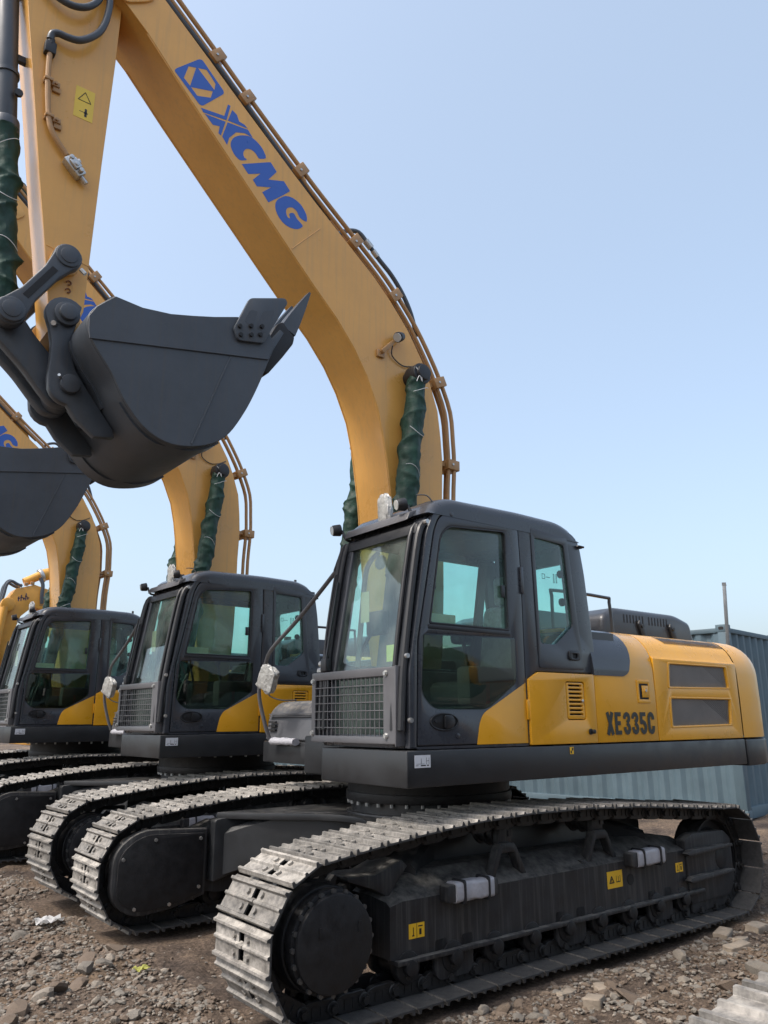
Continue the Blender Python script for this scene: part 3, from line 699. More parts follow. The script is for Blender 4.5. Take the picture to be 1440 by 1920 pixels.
# panel with mesh vents: flat lower skin with openings + shoulder
v1 = rounded([(-1.46, 1.885), (-2.40, 1.895), (-2.375, 2.075), (-1.485, 2.075)], .015, 2)
v2 = rounded([(-1.455, 1.562), (-2.375, 1.572), (-2.40, 1.785), (-1.465, 1.785)], .015, 2)
sk = rounded([(XC-.005, 1.447), (XD+.005, 1.447), (XD+.005, 2.115), (XC-.005, 2.115)], .003, 1)
b = B(); b.add_mesh(plate([sk, v1, v2], 1.452, 1.482, .004))
sh = [(y, z) for y, z in side_profile() if z > 2.1]; sh = [(1.4755, 2.1155)]+sh; ins = [(y-.03, z-.025) for y, z in sh]
b.prism(sh+ins[::-1], XD+.005, XC-.005, axis='x'); p3 = b.out('vented_engine_panel', YEL, EX, ang=30)
for vv in (v1, v2):
    cx = sum(p[0] for p in vv)/len(vv); cz = sum(p[1] for p in vv)/len(vv)
    big = [(cx+(x-cx)*1.07, cz+(z-cz)*1.16) for x, z in vv]; mid_ = [(cx+(x-cx)*1.0, cz+(z-cz)*1.0) for x, z in vv]
    b = B(); b.add_mesh(plate([big, [(cx+(x-cx)*1.02, cz+(z-cz)*1.05) for x, z in vv]], 1.480, 1.4855, .002)); b.out('vent_bezel', YEL, p3)
    b = B(); x0, x1 = min(p[0] for p in vv), max(p[0] for p in vv); z0, z1 = min(p[1] for p in vv), max(p[1] for p in vv)
    nxx, nzz = 44, 13
    for i in range(nxx+1):                      # expanded metal: crossing slanted strands
        for sgn in (1, -1):
            xa = x0+(x1-x0)*i/nxx
            dx = sgn*(z1-z0)*2.0
            xb = xa+dx; za, zb = z0, z1
            if xb > x1: zb = z0+(z1-z0)*(x1-xa)/dx; xb = x1
            if xb < x0: zb = z0+(z1-z0)*(x0-xa)/dx; xb = x0
            if abs(xb-xa) > .01:
                b.bm.faces.ensure_lookup_table()
                hw = .0030
                q = [b.bm.verts.new((xa, 1.462, za-hw)), b.bm.verts.new((xb, 1.462, zb-hw)), b.bm.verts.new((xb, 1.466, zb+hw)), b.bm.verts.new((xa, 1.466, za+hw))]; b.bm.faces.new(q)
            if i % 2 == 0 and i:
                pass
    for j in range(1, nzz):
        dz = (z1-z0)*j/nzz
        for sgn in (1, -1):
            xs = x0 if sgn > 0 else x1; xe = xs+sgn*min((z1-(z0+dz))*2., x1-x0); ze = z0+dz+abs(xe-xs)/2.
            hw = .0030
            q = [b.bm.verts.new((xs, 1.462, z0+dz-hw)), b.bm.verts.new((xe, 1.462, ze-hw)), b.bm.verts.new((xe, 1.466, ze+hw)), b.bm.verts.new((xs, 1.466, z0+dz+hw))]; b.bm.faces.new(q)
    b.out('vent_mesh', MESHM, p3, join=True)['kind'] = 'stuff'
    b = B(); b.box(x0-.01, x1+.01, 1.415, 1.43, z0-.01, z1+.01); b.out('vent_backing', INNER, p3)
# slots on the shoulder
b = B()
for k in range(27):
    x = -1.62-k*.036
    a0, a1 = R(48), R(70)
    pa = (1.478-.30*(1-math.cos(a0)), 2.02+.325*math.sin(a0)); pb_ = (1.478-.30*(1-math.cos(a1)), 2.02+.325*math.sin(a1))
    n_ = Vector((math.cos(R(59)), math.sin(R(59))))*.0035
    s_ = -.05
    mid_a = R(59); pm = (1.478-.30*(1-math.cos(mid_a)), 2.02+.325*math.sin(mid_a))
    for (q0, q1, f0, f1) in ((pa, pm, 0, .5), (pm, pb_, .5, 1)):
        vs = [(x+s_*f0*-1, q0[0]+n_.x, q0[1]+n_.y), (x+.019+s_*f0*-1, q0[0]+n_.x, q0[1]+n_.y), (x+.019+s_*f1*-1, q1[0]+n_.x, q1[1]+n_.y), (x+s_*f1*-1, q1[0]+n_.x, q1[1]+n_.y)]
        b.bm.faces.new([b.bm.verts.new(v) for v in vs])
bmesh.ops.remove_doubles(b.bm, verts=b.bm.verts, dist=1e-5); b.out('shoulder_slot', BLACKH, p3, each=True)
# right-hand side body and top deck
b = B(); b.prism([(1.19, 2.30), (.4, 2.335), (-1.2, 2.335), (-1.47, 2.0), (-1.47, 1.44), (1.19, 1.44)], XD+.01, XB-.4, axis='x', bev=.01); b.box(XB-.4, .0, -1.47, -.5, 1.44, 2.2, bev=.03); b.box(XB-.4, -.46, .3, 1.40, 1.44, 2.30); b.out('machine_house', DARK, EX)
# black engine hood with slots
b = B(); b.prism(rounded([(-1.62, 2.34), (-1.66, 2.60), (-1.84, 2.685), (-2.90, 2.685), (-3.16, 2.62), (-3.24, 2.34)], [.0, .06, .06, .08, .06, 0], 5), -.55, .72, bev=.06, seg=4); hd = b.out('engine_hood', DARK, EX, ang=40)
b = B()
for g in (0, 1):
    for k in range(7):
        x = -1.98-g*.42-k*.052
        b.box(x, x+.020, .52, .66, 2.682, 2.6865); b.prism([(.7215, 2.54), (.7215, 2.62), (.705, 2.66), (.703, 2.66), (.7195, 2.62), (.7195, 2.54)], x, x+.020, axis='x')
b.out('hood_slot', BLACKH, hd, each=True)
for x in (-2.22, -2.76):
    b = B(); b.prism([(x-.05, 2.50), (x+.03, 2.58), (x+.05, 2.54), (x-.01, 2.38), (x-.07, 2.34), (x-.12, 2.34)], .722, .75, bev=.006); b.cyl((x, .75, 2.52), (x, .765, 2.52), .02, 10); b.out('hood_latch', RUB, hd)
b = B(); b.prism(rounded([(-.62, 2.34), (-.62, 2.52), (-.8, 2.60), (-1.45, 2.60), (-1.58, 2.50), (-1.58, 2.34)], .05, 3), -.35, .55, bev=.03); b.out('air_filter_cover', DARK, EX)
b = B(); b.tube([(-.55, 1.02, 2.34), (-.55, 1.02, 2.64), (-.60, 1.02, 2.69), (-1.28, 1.02, 2.69), (-1.34, 1.02, 2.65), (-1.36, 1.02, 2.36)], .015, 10, sub=3); b.out('deck_handrail', DARK, EX)
b = B(); b.cyl((-1.75, -.75, 2.3), (-1.75, -.75, 2.78), .055, 16); b.tube([(-1.75, -.75, 2.78), (-1.76, -.75, 2.84), (-1.84, -.75, 2.88)], .05, 14); b.out('exhaust_pipe', RUB, EX)
b = B(); b.cyl((-1.05, -.1, 2.3), (-1.05, -.1, 2.62), .16, 24, bev=.03); b.cyl((-1.05, -.1, 2.62), (-1.05, -.1, 2.68), .05, 12); b.out('air_precleaner', DARK, EX)

# ---- right-hand tool box, mirror, rail ----------------------------------
b = B(); b.prism(rounded([(.78, 1.445), (.74, 1.70), (.62, 1.80), (-.35, 1.82), (-.35, 1.445)], [.02, .10, .10, .02, 0], 4), -1.46, -.52, bev=.02); tb = b.out('tool_box', GREYBOX, EX)
b = B()
for z in (1.53, 1.565, 1.60): b.box(.770, .790, -1.40, -1.27, z, z+.016)
b.out('box_louvre', BLACKH, tb, each=True)
b = B(); b.box(.752, .772, -1.42, -.55, 1.675, 1.685); b.box(.752, .772, -1.42, -.55, 1.655, 1.66); b.out('box_rib', GREYBOX, tb)
b = B(); b.tube([(.86, -1.22, 1.43), (.93, -1.22, 1.60), (1.0, -1.22, 1.88), (1.0, -1.12, 2.12), (1.07, -.88, 2.25), (1.13, -.34, 2.46), (1.24, .40, 2.76), (1.26, .47, 2.80)], .018, 10, sub=5); mr_ = b.out('mirror_rail', GREY, EX)
b = B(); b.cyl((1.26, .42, 2.74), (1.26, .50, 2.86), .028, 10, bev=.004); b.out('rail_clamp', RUB, mr_)
def lump(b, c, sx, sy, sz, seed=0, n=20, amp=.22, sq=.55, mtx=None):
    """crumpled wrapped bag: super-ellipsoid with noise"""
    rows = []
    for i in range(n+1):
        th = -math.pi/2+math.pi*i/n; r = []
        for k in range(n*2+1):
            ph = 2*math.pi*(k % (n*2))/(n*2)
            f = lambda v: math.copysign(abs(v)**sq, v)
            p = Vector((f(math.cos(th))*f(math.cos(ph)), f(math.cos(th))*f(math.sin(ph)), f(math.sin(th))))
            d = 1+amp*noise.fractal(p*2.4+Vector((seed, 0, 0)), .8, 2.2, 4)
            q = Vector((p.x*sx*d, p.y*sy*d, p.z*sz*d))
            r.append((mtx @ q if mtx else q)+Vector(c))
        rows.append(r)
    b.grid(rows)
mt = Matrix.Rotation(R(-32), 3, 'X') @ Matrix.Rotation(R(15), 3, 'Z')
b = B(); lump(b, (1.02, -1.03, 1.99), .04, .10, .115, 3, 20, .17, .38, mt); b.out('wrapped_mirror', BAG, mr_, ang=50, fix=True)
b = B(); b.tube([(1.01, -1.08, 1.90), (1.0, -1.02, 1.84), (.95, -.9, 1.80), (.85, -.8, 1.80)], .006, 6); b.out('mirror_cable', RUB, mr_)
b = B(); rings = []
for i in range(17):
    t = i/16; y = -1.22+.42*t
    rings.append([(.85+.035*math.cos(a)*(1+.3*nz(y*22, a, 1)), y, 1.44+.032*math.sin(a)*(1+.35*nz(y*22, a, 5))) for a in [2*math.pi*k/12 for k in range(12)]])
b.loft(rings); b.out('wrapped_rail_foot', WHITE, mr_, fix=True, ang=60)

# ---- cab ----------------------------------------------------------------
cab = empty('cab'); cab.parent = EX
def shell_outline(): return [(1.405, 1.447), (1.40, 1.92), (1.235, 2.86), (1.165, 3.015), (1.05, 3.085), (-.20, 3.085), (-.33, 3.06), (-.40, 2.98), (-.44, 2.75), (-.50, 2.10), (-.525, 1.96), (.195, 1.96), (.312, 1.90), (.312, 1.447)]
door = [(1.345, 1.455), (1.325, 2.12), (1.165, 2.885), (1.115, 2.99), (1.00, 3.05), (.36, 3.066), (.318, 3.03), (.308, 2.70), (.320, 1.455)]
door = rounded(door, [.01, .02, .03, .05, .04, .03, .01, .01, .01], 4)
def shrink(lp, d):
    cx = sum(p[0] for p in lp)/len(lp); cz = sum(p[1] for p in lp)/len(lp)
    x0, x1 = min(p[0] for p in lp), max(p[0] for p in lp); z0, z1 = min(p[1] for p in lp), max(p[1] for p in lp)
    return [(cx+(x-cx)*(1-2*d/(x1-x0)), cz+(z-cz)*(1-2*d/(z1-z0))) for x, z in lp]
upw = rounded([(1.225, 2.235), (1.11, 2.86), (1.03, 2.935), (.455, 2.975), (.465, 2.235)], [.02, .10, .08, .03, .02], 5)
low = rounded([(1.27, 2.165), (.425, 2.185), (.425, 1.875), (.72, 1.695), (1.20, 1.695), (1.295, 1.79)], [.02, .02, .04, .06, .07, .05], 5)
rwo = rounded([(.185, 3.045), (-.24, 3.015), (-.345, 1.985), (.165, 1.985)], .025, 4)
rwg = rounded([(.15, 2.97), (-.195, 2.955), (-.245, 2.32), (-.03, 2.165), (.14, 2.165)], .03, 4)
# left side shell with door opening and rear window opening (rear edge thickened)
so = rounded(shell_outline(), [.01, .02, .04, .06, .05, .05, .05, .05, .05, .02, .01, .02, .01, 0], 4)
b = B()
b.add_mesh(plate([so[:0]+so, door, rwg], 1.405, 1.462, .012))
b.out('left_wall', CABM, cab, ang=40)
dg = shrink(door, .007)
b = B(); b.add_mesh(plate([dg, upw, low], 1.430, 1.4635, .006)); b.out('door', CABM, cab, ang=40)
b = B(); b.box(.31, 1.34, 1.40, 1.428, 1.46, 1.70); b.out('door_inner_panel', INNER, cab)
b = B(); b.add_mesh(plate([upw, shrink(upw, .014)], 1.432, 1.4665, .003)); b.out('door_window_seal', RUB, cab)
b = B(); b.add_mesh(plate([shrink(upw, .012)], 1.440, 1.4455, .0008)); b.out('door_window', GLASS, cab)
b = B(); b.add_mesh(plate([shrink(low, -.006)], 1.4645, 1.4685, .001)); b.out('lower_door_window', SMOKE, cab)
b = B(); b.box(.46, 1.235, 1.462, 1.470, 2.205, 2.235, bev=.003); b.out('window_rail', RUB, cab)
b = B(); b.prism([(-.25, 2.95), (-.17, 2.95), (.0, 2.0), (-.09, 2.0)], .535, .575, bev=.008); b.out('right_window_pillar', INNER, cab)
for x, z in ((1.175, 2.52), (.505, 2.52)):
    b = B(); b.box(x-.018, x+.018, 1.446, 1.462, z-.045, z+.045, bev=.004); b.out('window_catch', RUB, cab)
yp = rounded([(.326, 1.875), (.326, 1.461), (.825, 1.461), (.795, 1.60), (.755, 1.665)], [.005, .005, .005, .03, .03], 3)
b = B(); b.add_mesh(plate([yp], 1.4630, 1.4662, .0008)); b.out('yellow_door_corner', YEL, cab)
b = B(); b.add_mesh(plate([[(1.115+.125*math.cos(a), 1.61+.058*math.sin(a)) for a in [2*math.pi*k/28 for k in range(28)]], [(1.115+.112*math.cos(a), 1.61+.047*math.sin(a)) for a in [2*math.pi*k/28 for k in range(28)]]], 1.460, 1.472, .004)); b.out('handle_bezel', RUB, cab)
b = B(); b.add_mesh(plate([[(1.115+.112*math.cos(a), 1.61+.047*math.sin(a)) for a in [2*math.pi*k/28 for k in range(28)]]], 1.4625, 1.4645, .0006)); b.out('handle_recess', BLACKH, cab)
b = B(); b.prism(rounded([(1.12, 1.565), (1.12, 1.655), (1.05, 1.65), (1.03, 1.61), (1.05, 1.57)], .015, 3), 1.464, 1.482, bev=.004); b.cyl((1.19, 1.464, 1.615), (1.19, 1.471, 1.615), .010, 10); b.out('door_handle', RUB, cab)
b = B(); b.cyl((1.0, 1.462, 1.52), (1.0, 1.472, 1.52), .018, 14, bev=.004); b.cyl((1.0, 1.462, 3.02), (1.0, 1.471, 3.02), .017, 14, bev=.004); b.out('door_button', CABM, cab)
for z0, z1 in ((2.52, 2.72), (1.62, 1.76)):
    b = B(); b.box(.300, .328, 1.462, 1.478, z0, z1, bev=.005); b.out('door_hinge', CABM if z0 > 2 else YEL, cab)
# rear quarter window: dark glass pane covering opening and frit
b = B(); b.add_mesh(plate([rwo, rwg], 1.4625, 1.468, .0012)); b.out('window_border', DARK, cab)
b = B(); b.add_mesh(plate([shrink(rwg, -.004)], 1.452, 1.457, .0008)); b.out('rear_side_window', GLASS, cab)
b = B(); b.add_mesh(plate([rrect(-.30, -.165, 2.015+.04, 2.13, .03), rrect(-.262, -.205, 2.07, 2.105, .012)], 1.467, 1.480, .005)); b.out('window_latch', RUB, cab)
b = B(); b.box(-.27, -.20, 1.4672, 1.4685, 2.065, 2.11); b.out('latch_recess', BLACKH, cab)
for z in (2.72, 2.50):
    b = B(); b.cyl((-.165, 1.43, z), (-.165, 1.452, z), .032, 16, bev=.004); b.out('window_knob', RUB, cab)
b = B()
for x0, x1, z0, z1 in ((.04, .07, 2.66, 2.70), (-.06, -.07, 2.64, 2.71), (-.09, -.10, 2.64, 2.71)):
    for u0, u1, w0, w1 in ((x0, x1, z0, z0+.004), (x0, x1, z1-.004, z1), (x0-.002, x0+.002, z0, z1), (x1-.002, x1+.002, z0, z1)): b.box(min(u0, u1), max(u0, u1), 1.4575, 1.458, w0, w1)
b.box(.03, -.02, 1.4575, 1.458, 2.675, 2.679); b.out('glass_marking', INK, cab)
# right wall with big window, rear wall, roof, header, floor
rwin = rounded([(1.24, 2.02), (1.10, 2.93), (-.25, 2.93), (-.36, 2.02)], .05, 4)
so2 = rounded([(1.405, 1.447), (1.40, 1.92), (1.235, 2.86), (1.165, 3.015), (1.05, 3.085), (-.20, 3.085), (-.40, 2.98), (-.525, 1.96), (-.525, 1.447)], .03, 3)
b = B(); b.add_mesh(plate([so2, rwin], .475, .53, .012)); b.out('right_wall', CABM, cab, ang=40)
b = B(); b.add_mesh(plate([shrink(rwin, -.005)], .498, .504, .0008)); b.out('right_window', GLASS, cab)
b = B()
rw_l = [(.53, 1.447), (1.405, 1.447), (1.405, 3.05), (.53, 3.05)]; rw_h = rrect(.62, 1.32, 2.10, 2.86, .05)
mesh_ = plate([rw_l, rw_h], -.03, .03, .006, 'yz')
shear = Matrix(((1, 0, -.115, -.24+.0), (0, 1, 0, 0), (0, 0, 1, 0), (0, 0, 0, 1)))
mesh_.transform(Matrix(((1, 0, .098, -.70), (0, 1, 0, 0), (0, 0, 1, 0), (0, 0, 0, 1)))); b.add_mesh(mesh_); b.out('rear_wall', CABM, cab)
mesh_ = plate([shrink(rw_h, -.005)], -.003, .003, .0008, 'yz'); mesh_.transform(Matrix(((1, 0, .098, -.70), (0, 1, 0, 0), (0, 0, 1, 0), (0, 0, 0, 1))))
b = B(); b.add_mesh(mesh_); b.out('rear_window', GLASS, cab)
b = B()
t = bmesh.new()
prof = rounded([(1.235, 2.99), (1.17, 3.10), (1.03, 3.152), (.3, 3.165), (-.18, 3.155), (-.34, 3.10), (-.41, 2.985)], [0, .06, .1, .1, .1, .06, 0], 5)
ring = []
for y, s_, dz in ((.472, .93, -.055), (.49, .96, -.026), (.53, .985, -.007), (.60, 1, 0), (1.34, 1, 0), (1.41, .985, -.007), (1.448, .965, -.026), (1.466, .94, -.055), (1.466, .935, -.09)):
    ring.append([(.41+(x-.41)*(s_ if z > 3.05 else 1-(1-s_)*.3), y, 3.0+max(0, (z-3.0)+dz*(1 if z > 3.03 else 0))-.0) for x, z in prof])
b.loft(ring, closed=True); t.free(); b.out('roof', CABM, cab, ang=60, fix=True)
for x, y in ((.96, .75), (-.25, 1.25)):
    b = B(); b.cyl((x, y, 3.13), (x, y, 3.20), .016, 10, bev=.003); b.out('roof_stud', RUB, cab)
b = B(); b.cyl((-.40, 1.462, 2.96), (-.40, 1.485, 2.96), .012, 10); b.tube([(-.36, 1.465, 2.965), (-.37, 1.482, 2.965), (-.42, 1.487, 2.962)], .009, 8); b.out('glazing_hinge', RUB, cab)
b = B(); b.prism(rounded([(1.245, 2.86), (1.20, 2.98), (1.10, 3.06), (1.02, 3.06), (1.10, 2.90)], .02, 3), .53, 1.405, bev=.01); b.out('front_header', CABM, cab)
b = B(); b.box(-.5, 1.39, .53, 1.40, 1.447, 1.50); b.out('cab_floor', INNER, cab)
b = B(); b.box(-.40, 1.02, .53, 1.405, 3.0, 3.03); b.out('headliner', INNERL, cab)
b = B(); b.prism([(1.405, 1.447), (1.402, 1.93), (1.36, 1.93), (1.365, 1.447)], .53, .62, bev=.006); b.prism([(1.405, 1.447), (1.402, 1.93), (1.36, 1.93), (1.365, 1.447)], 1.33, 1.404, bev=.006); b.prism([(1.402, 1.90), (1.398, 1.955), (1.36, 1.955), (1.36, 1.90)], .53, 1.404, bev=.006); b.box(1.365, 1.405, .62, 1.33, 1.447, 1.53, bev=.005); b.out('front_lower_frame', CABM, cab)
# windscreen pillars (seal tubes) and glass; plane x = 1.41-.171*(z-1.94)
wx = lambda z: 1.415-.172*(z-1.94)
for y0, y1 in ((.535, .66), (1.335, 1.405)):
    b = B(); b.prism([(wx(1.94)+.02, 1.94), (wx(2.88)+.02, 2.88), (wx(2.95)-.03, 2.95), (wx(2.88)-.05, 2.88), (wx(1.94)-.05, 1.94)], y0, y1, bev=.016, seg=3); b.out('windscreen_pillar', DARK, cab)
for y, dx, rr in ((.515, .035, .024), (.585, .05, .018), (1.425, .030, .026), (1.365, .052, .017)):
    b = B(); b.tube([(wx(1.62)-.055+dx, y, 1.56), (wx(1.95)+dx-.02, y, 1.93), (wx(2.4)+dx-.01, y, 2.4), (wx(2.85)+dx-.01, y, 2.83), (wx(2.93)+dx-.05, y, 2.93)], rr, 10, sub=3); b.out('pillar_tube', RUB, cab)
b = B(); b.prism([(wx(1.95), 1.95), (wx(2.87), 2.87), (wx(2.87)-.006, 2.87), (wx(1.95)-.006, 1.95)], .64, 1.35); b.out('windscreen', GLASSF, cab)
b = B(); b.prism([(1.405, 1.53), (1.400, 1.90), (1.395, 1.90), (1.398, 1.53)], .62, 1.33); b.out('lower_windscreen', GLASS, cab)
b = B(); b.prism([(wx(2.86)+.03, 2.855), (wx(2.93)+.02, 2.93), (wx(2.95)-.05, 2.96), (wx(2.86)-.02, 2.86)], .535, 1.405, bev=.012); b.out('windscreen_top_frame', RUB, cab)
b = B(); b.prism([(wx(2.95)+.05, 2.965), (wx(2.95)+.02, 3.03), (wx(2.95)-.10, 3.075), (wx(2.95)-.10, 3.05)], .56, 1.32, bev=.008); b.out('rain_visor', GREY, cab)
b = B(); b.box(1.355, 1.357, 1.17, 1.30, 2.0, 2.11); b.out('inspection_sticker', mat('pale_green_sticker', (.42, .42, .08), .6), cab)
b = B(); b.box(1.30, 1.302, .80, .90, 2.30, 2.52); b.out('glass_warning_sticker', BEIGE, cab)
# wiper
b = B(); b.tube([(1.475, .60, 1.99), (1.45, .57, 2.18), (1.40, .56, 2.48), (1.37, .57, 2.68)], .010, 8); b.prism([(1.49, .56), (1.49, .63), (1.44, .63), (1.44, .56)], 1.96, 2.05, axis='z', bev=.008); b.out('wiper_arm', RUB, cab)
b = B(); b.box(1.395, 1.41, .595, .61, 2.02, 2.62, mtx=Matrix.Translation((1.40, 0, 2.3)) @ Matrix.Rotation(R(-9.7), 4, 'Y') @ Matrix.Translation((-1.38, 0, -2.3))); b.out('wiper_blade', RUB, cab)
b = B(); b.cyl((1.44, .49, 2.02), (1.44, .545, 2.02), .022, 10); b.cyl((1.44, .48, 1.97), (1.44, .53, 1.97), .026, 10); b.cyl((1.42, 1.455, 2.02), (1.42, 1.475, 2.02), .016, 8); b.cyl((1.40, 1.455, 1.62), (1.40, 1.480, 1.62), .016, 8); b.cyl((1.24, 1.455, 2.93), (1.24, 1.485, 2.93), .017, 8); b.out('pillar_bolt', STEEL, cab)
# front guard grille
gy0, gy1, gz0, gz1 = .435, 1.405, 1.475, 1.955
b = B(); b.add_mesh(plate([rrect(gy0, gy1, gz0, gz1, .012), rrect(gy0+.045, gy1-.12, gz0+.045, gz1-.055, .004)], 1.462, 1.476, .003, 'yz'))
gg = b.out('front_guard', GREY, cab)
b = B()
ga0, ga1, gb0, gb1 = gy0+.045, gy1-.12, gz0+.045, gz1-.055
for k in range(1, 16):
    y = ga0+(ga1-ga0)*k/16; b.box(1.4645, 1.4695, y-.0028, y+.0028, gb0, gb1)
for k in range(1, 7):
    z = gb0+(gb1-gb0)*k/7; b.box(1.4697, 1.4745, ga0, ga1, z-.0028, z+.0028)
b.out('guard_bar', GREY, cab, each=True)
b = B(); b.prism([(1.475, 1.462), (1.475, 1.96), (1.415, 1.96), (1.40, 1.462)], 1.402, 1.412, bev=.003); b.box(1.37, 1.462, .44, .46, 1.48, 1.95, bev=.003); b.out('guard_side', GREY, cab)
for y, z in ((gy0+.02, gz0+.06), (gy0+.02, gz1-.06), (gy1-.09, gz0+.05), (gy1-.09, gz1-.04)):
    b = B(); b.cyl((1.476, y, z), (1.492, y, z), .015, 6); b.cyl((1.476, y, z), (1.482, y, z), .02, 12); b.out('guard_bolt', STEEL, cab)
# interior
b = B(); b.box(.05, .60, .78, 1.20, 1.50, 1.72, bev=.03); b.box(.08, .62, .72, 1.24, 1.72, 1.90, bev=.06, seg=4); b.out('seat', SEATM, cab)
b = B(); b.box(-.04, .12, .74, 1.22, 1.86, 2.52, bev=.06, seg=4, mtx=Matrix.Translation((.04, 0, 1.86)) @ Matrix.Rotation(R(-9), 4, 'Y') @ Matrix.Translation((-.04, 0, -1.86))); b.box(-.10, 0, .85, 1.11, 2.52, 2.76, bev=.04, seg=3); b.out('seat_back', FILM, cab)
for y in (.64, 1.27):
    b = B(); b.box(.10, .75, y-.08, y+.06, 1.72, 1.99, bev=.03); b.cyl((.70, y, 1.98), (.74, y, 2.16), .014, 8); b.sphere((.745, y, 2.20), .035, (1, 1, 1.5)); b.out('control_console', INNER, cab)
b = B()
for y in (.90, 1.06): b.tube([(1.10, y, 1.50), (1.08, y, 1.80), (1.02, y, 2.0), (.98, y, 2.06)], .013, 8); b.box(1.10, 1.22, y-.05, y+.05, 1.53, 1.56, bev=.01)
b.out('travel_lever', INNER, cab)
b = B(); b.box(1.02, 1.08, .56, .76, 2.24, 2.42, bev=.012); b.tube([(1.16, .57, 2.05), (1.10, .60, 2.2), (1.06, .66, 2.3)], .015, 8); b.out('monitor', INNER, cab)
b = B(); b.box(.93, 1.25, 1.395, 1.40, 2.24, 2.32); b.out('paper_notice', BEIGE, cab)
b = B(); b.box(.55, .59, 1.30, 1.33, 1.73, 1.88, mtx=None); b.out('safety_lever', RED, cab)
b = B(); b.tube([(.96, .56, 2.9), (1.10, .60, 2.75), (1.16, .62, 2.4), (1.2, .62, 2.0)], .02, 8); b.sphere((1.08, .75, 2.78), .07, (.3, 1, .8)); b.out('grab_bar', INNERL, cab)
b = B(); b.box(-.40, .0, .55, 1.38, 1.50, 2.02, bev=.03); b.out('rear_console', INNER, cab)
b = B(); lump(b, (1.10, 1.18, 2.80), .02, .16, .07, 8, 10, .15, .5); b.out('rolled_sun_blind', INNER, cab, fix=True)
# lamps and bag on the cab roof front
for y, z, x in ((1.30, 3.10, 1.23), (.52, 3.06, 1.25)):
    b = B(); b.tube([(x-.06, y, z-.09), (x-.01, y, z-.08), (x+.01, y-.03, z-.01)], .012, 8); b.cyl((x+.01, y-.05, z+.0), (x+.075, y-.07, z-.01), .048, 18, bev=.01, r1=.042); b.out('work_lamp', RUB, cab)
    b = B(); b.cyl((x+.076, y-.07, z-.01), (x+.081, y-.0715, z-.011), .036, 18); b.out('lamp_glass', LENS, cab)
b = B(); b.tube([(1.20, 1.32, 3.16), (1.15, 1.38, 3.15), (1.12, 1.42, 3.08)], .005, 6); b.out('lamp_cable', RUB, cab)
b = B(); lump(b, (1.20, .96, 3.13), .035, .07, .12, 11, 16, .22, .8, Matrix.Rotation(R(8), 3, 'X')); b.out('wrapped_roof_mirror', BAG, cab, ang=50, fix=True)
b = B(); b.tube([(1.19, .93, 3.03), (1.21, .90, 2.97), (1.20, .94, 2.92)], .007, 6); b.out('mirror_stalk', RUB, cab)

# ---- boom ---------------------------------------------------------------
HB = .25
lower = [(3.46, 7.26), (3.20, 7.10), (3.02, 6.94), (2.68, 6.57), (2.28, 6.155), (1.96, 5.825), (1.67, 5.525), (1.42, 5.27), (1.17, 5.03), (.98, 4.80), (.84, 4.57), (.72, 4.30), (.66, 4.05), (.62, 3.80), (.58, 3.50), (.55, 3.10), (.50, 2.60), (.44, 2.2), (.38, 1.85)]
upper = [(.08, 1.80), (.02, 2.2), (-.01, 2.7), (-.02, 3.1), (-.02, 3.58), (-.035, 3.95), (-.02, 4.18), (.01, 4.44), (.10, 4.70), (.19, 4.90), (.36, 5.17), (.58, 5.42), (.76, 5.59), (1.03, 5.80), (1.42, 6.10), (1.64, 6.28), (2.2, 6.75), (2.5, 7.01), (2.9, 7.35), (3.30, 7.70), (3.55, 7.72), (3.60, 7.50)]
prof = lower+[]; poly = lower[::-1]; poly = [*lower, *upper]
b = B(); b.prism(poly, -HB+.012, HB-.012, bev=.0)
boom = b.out('boom', BOOM, EX, ang=20)
for s_ in (1, -1):   # side plates stand slightly proud of the top and bottom skins
    b = B(); b.prism([(x, z) for x, z in poly], s_*(HB-.012), s_*HB, bev=.003, seg=1, ang=60); b.out('boom_side_plate', BOOM, boom, ang=20)
    b = B(); b.tube([(1.645, s_*HB, 5.53), (1.36, s_*HB, 5.85)], .005, 6, sub=1); b.out('weld_seam', BOOM, boom)
    b = B(); b.tube([(x, s_*(HB-.014), z-.001) for x, z in lower[2:]], .008, 6, sub=1); b.out('weld_bead', BOOM, boom)
    b = B(); b.add_mesh(plate([rounded([(3.46, 7.22), (3.22, 7.10), (3.05, 7.22), (2.98, 7.30), (3.25, 7.62), (3.55, 7.70), (3.60, 7.45)], .05, 4)], s_*HB, s_*(HB+.02), .004)); b.out('tip_reinforcement', BOOM, boom)
b = B(); b.cyl((.23, -.46, 1.88), (.23, .46, 1.88), .13, 24); b.box(-.02, .48, -.36, .36, 1.44, 1.95, bev=.03); b.out('boom_foot', BOOM, boom)
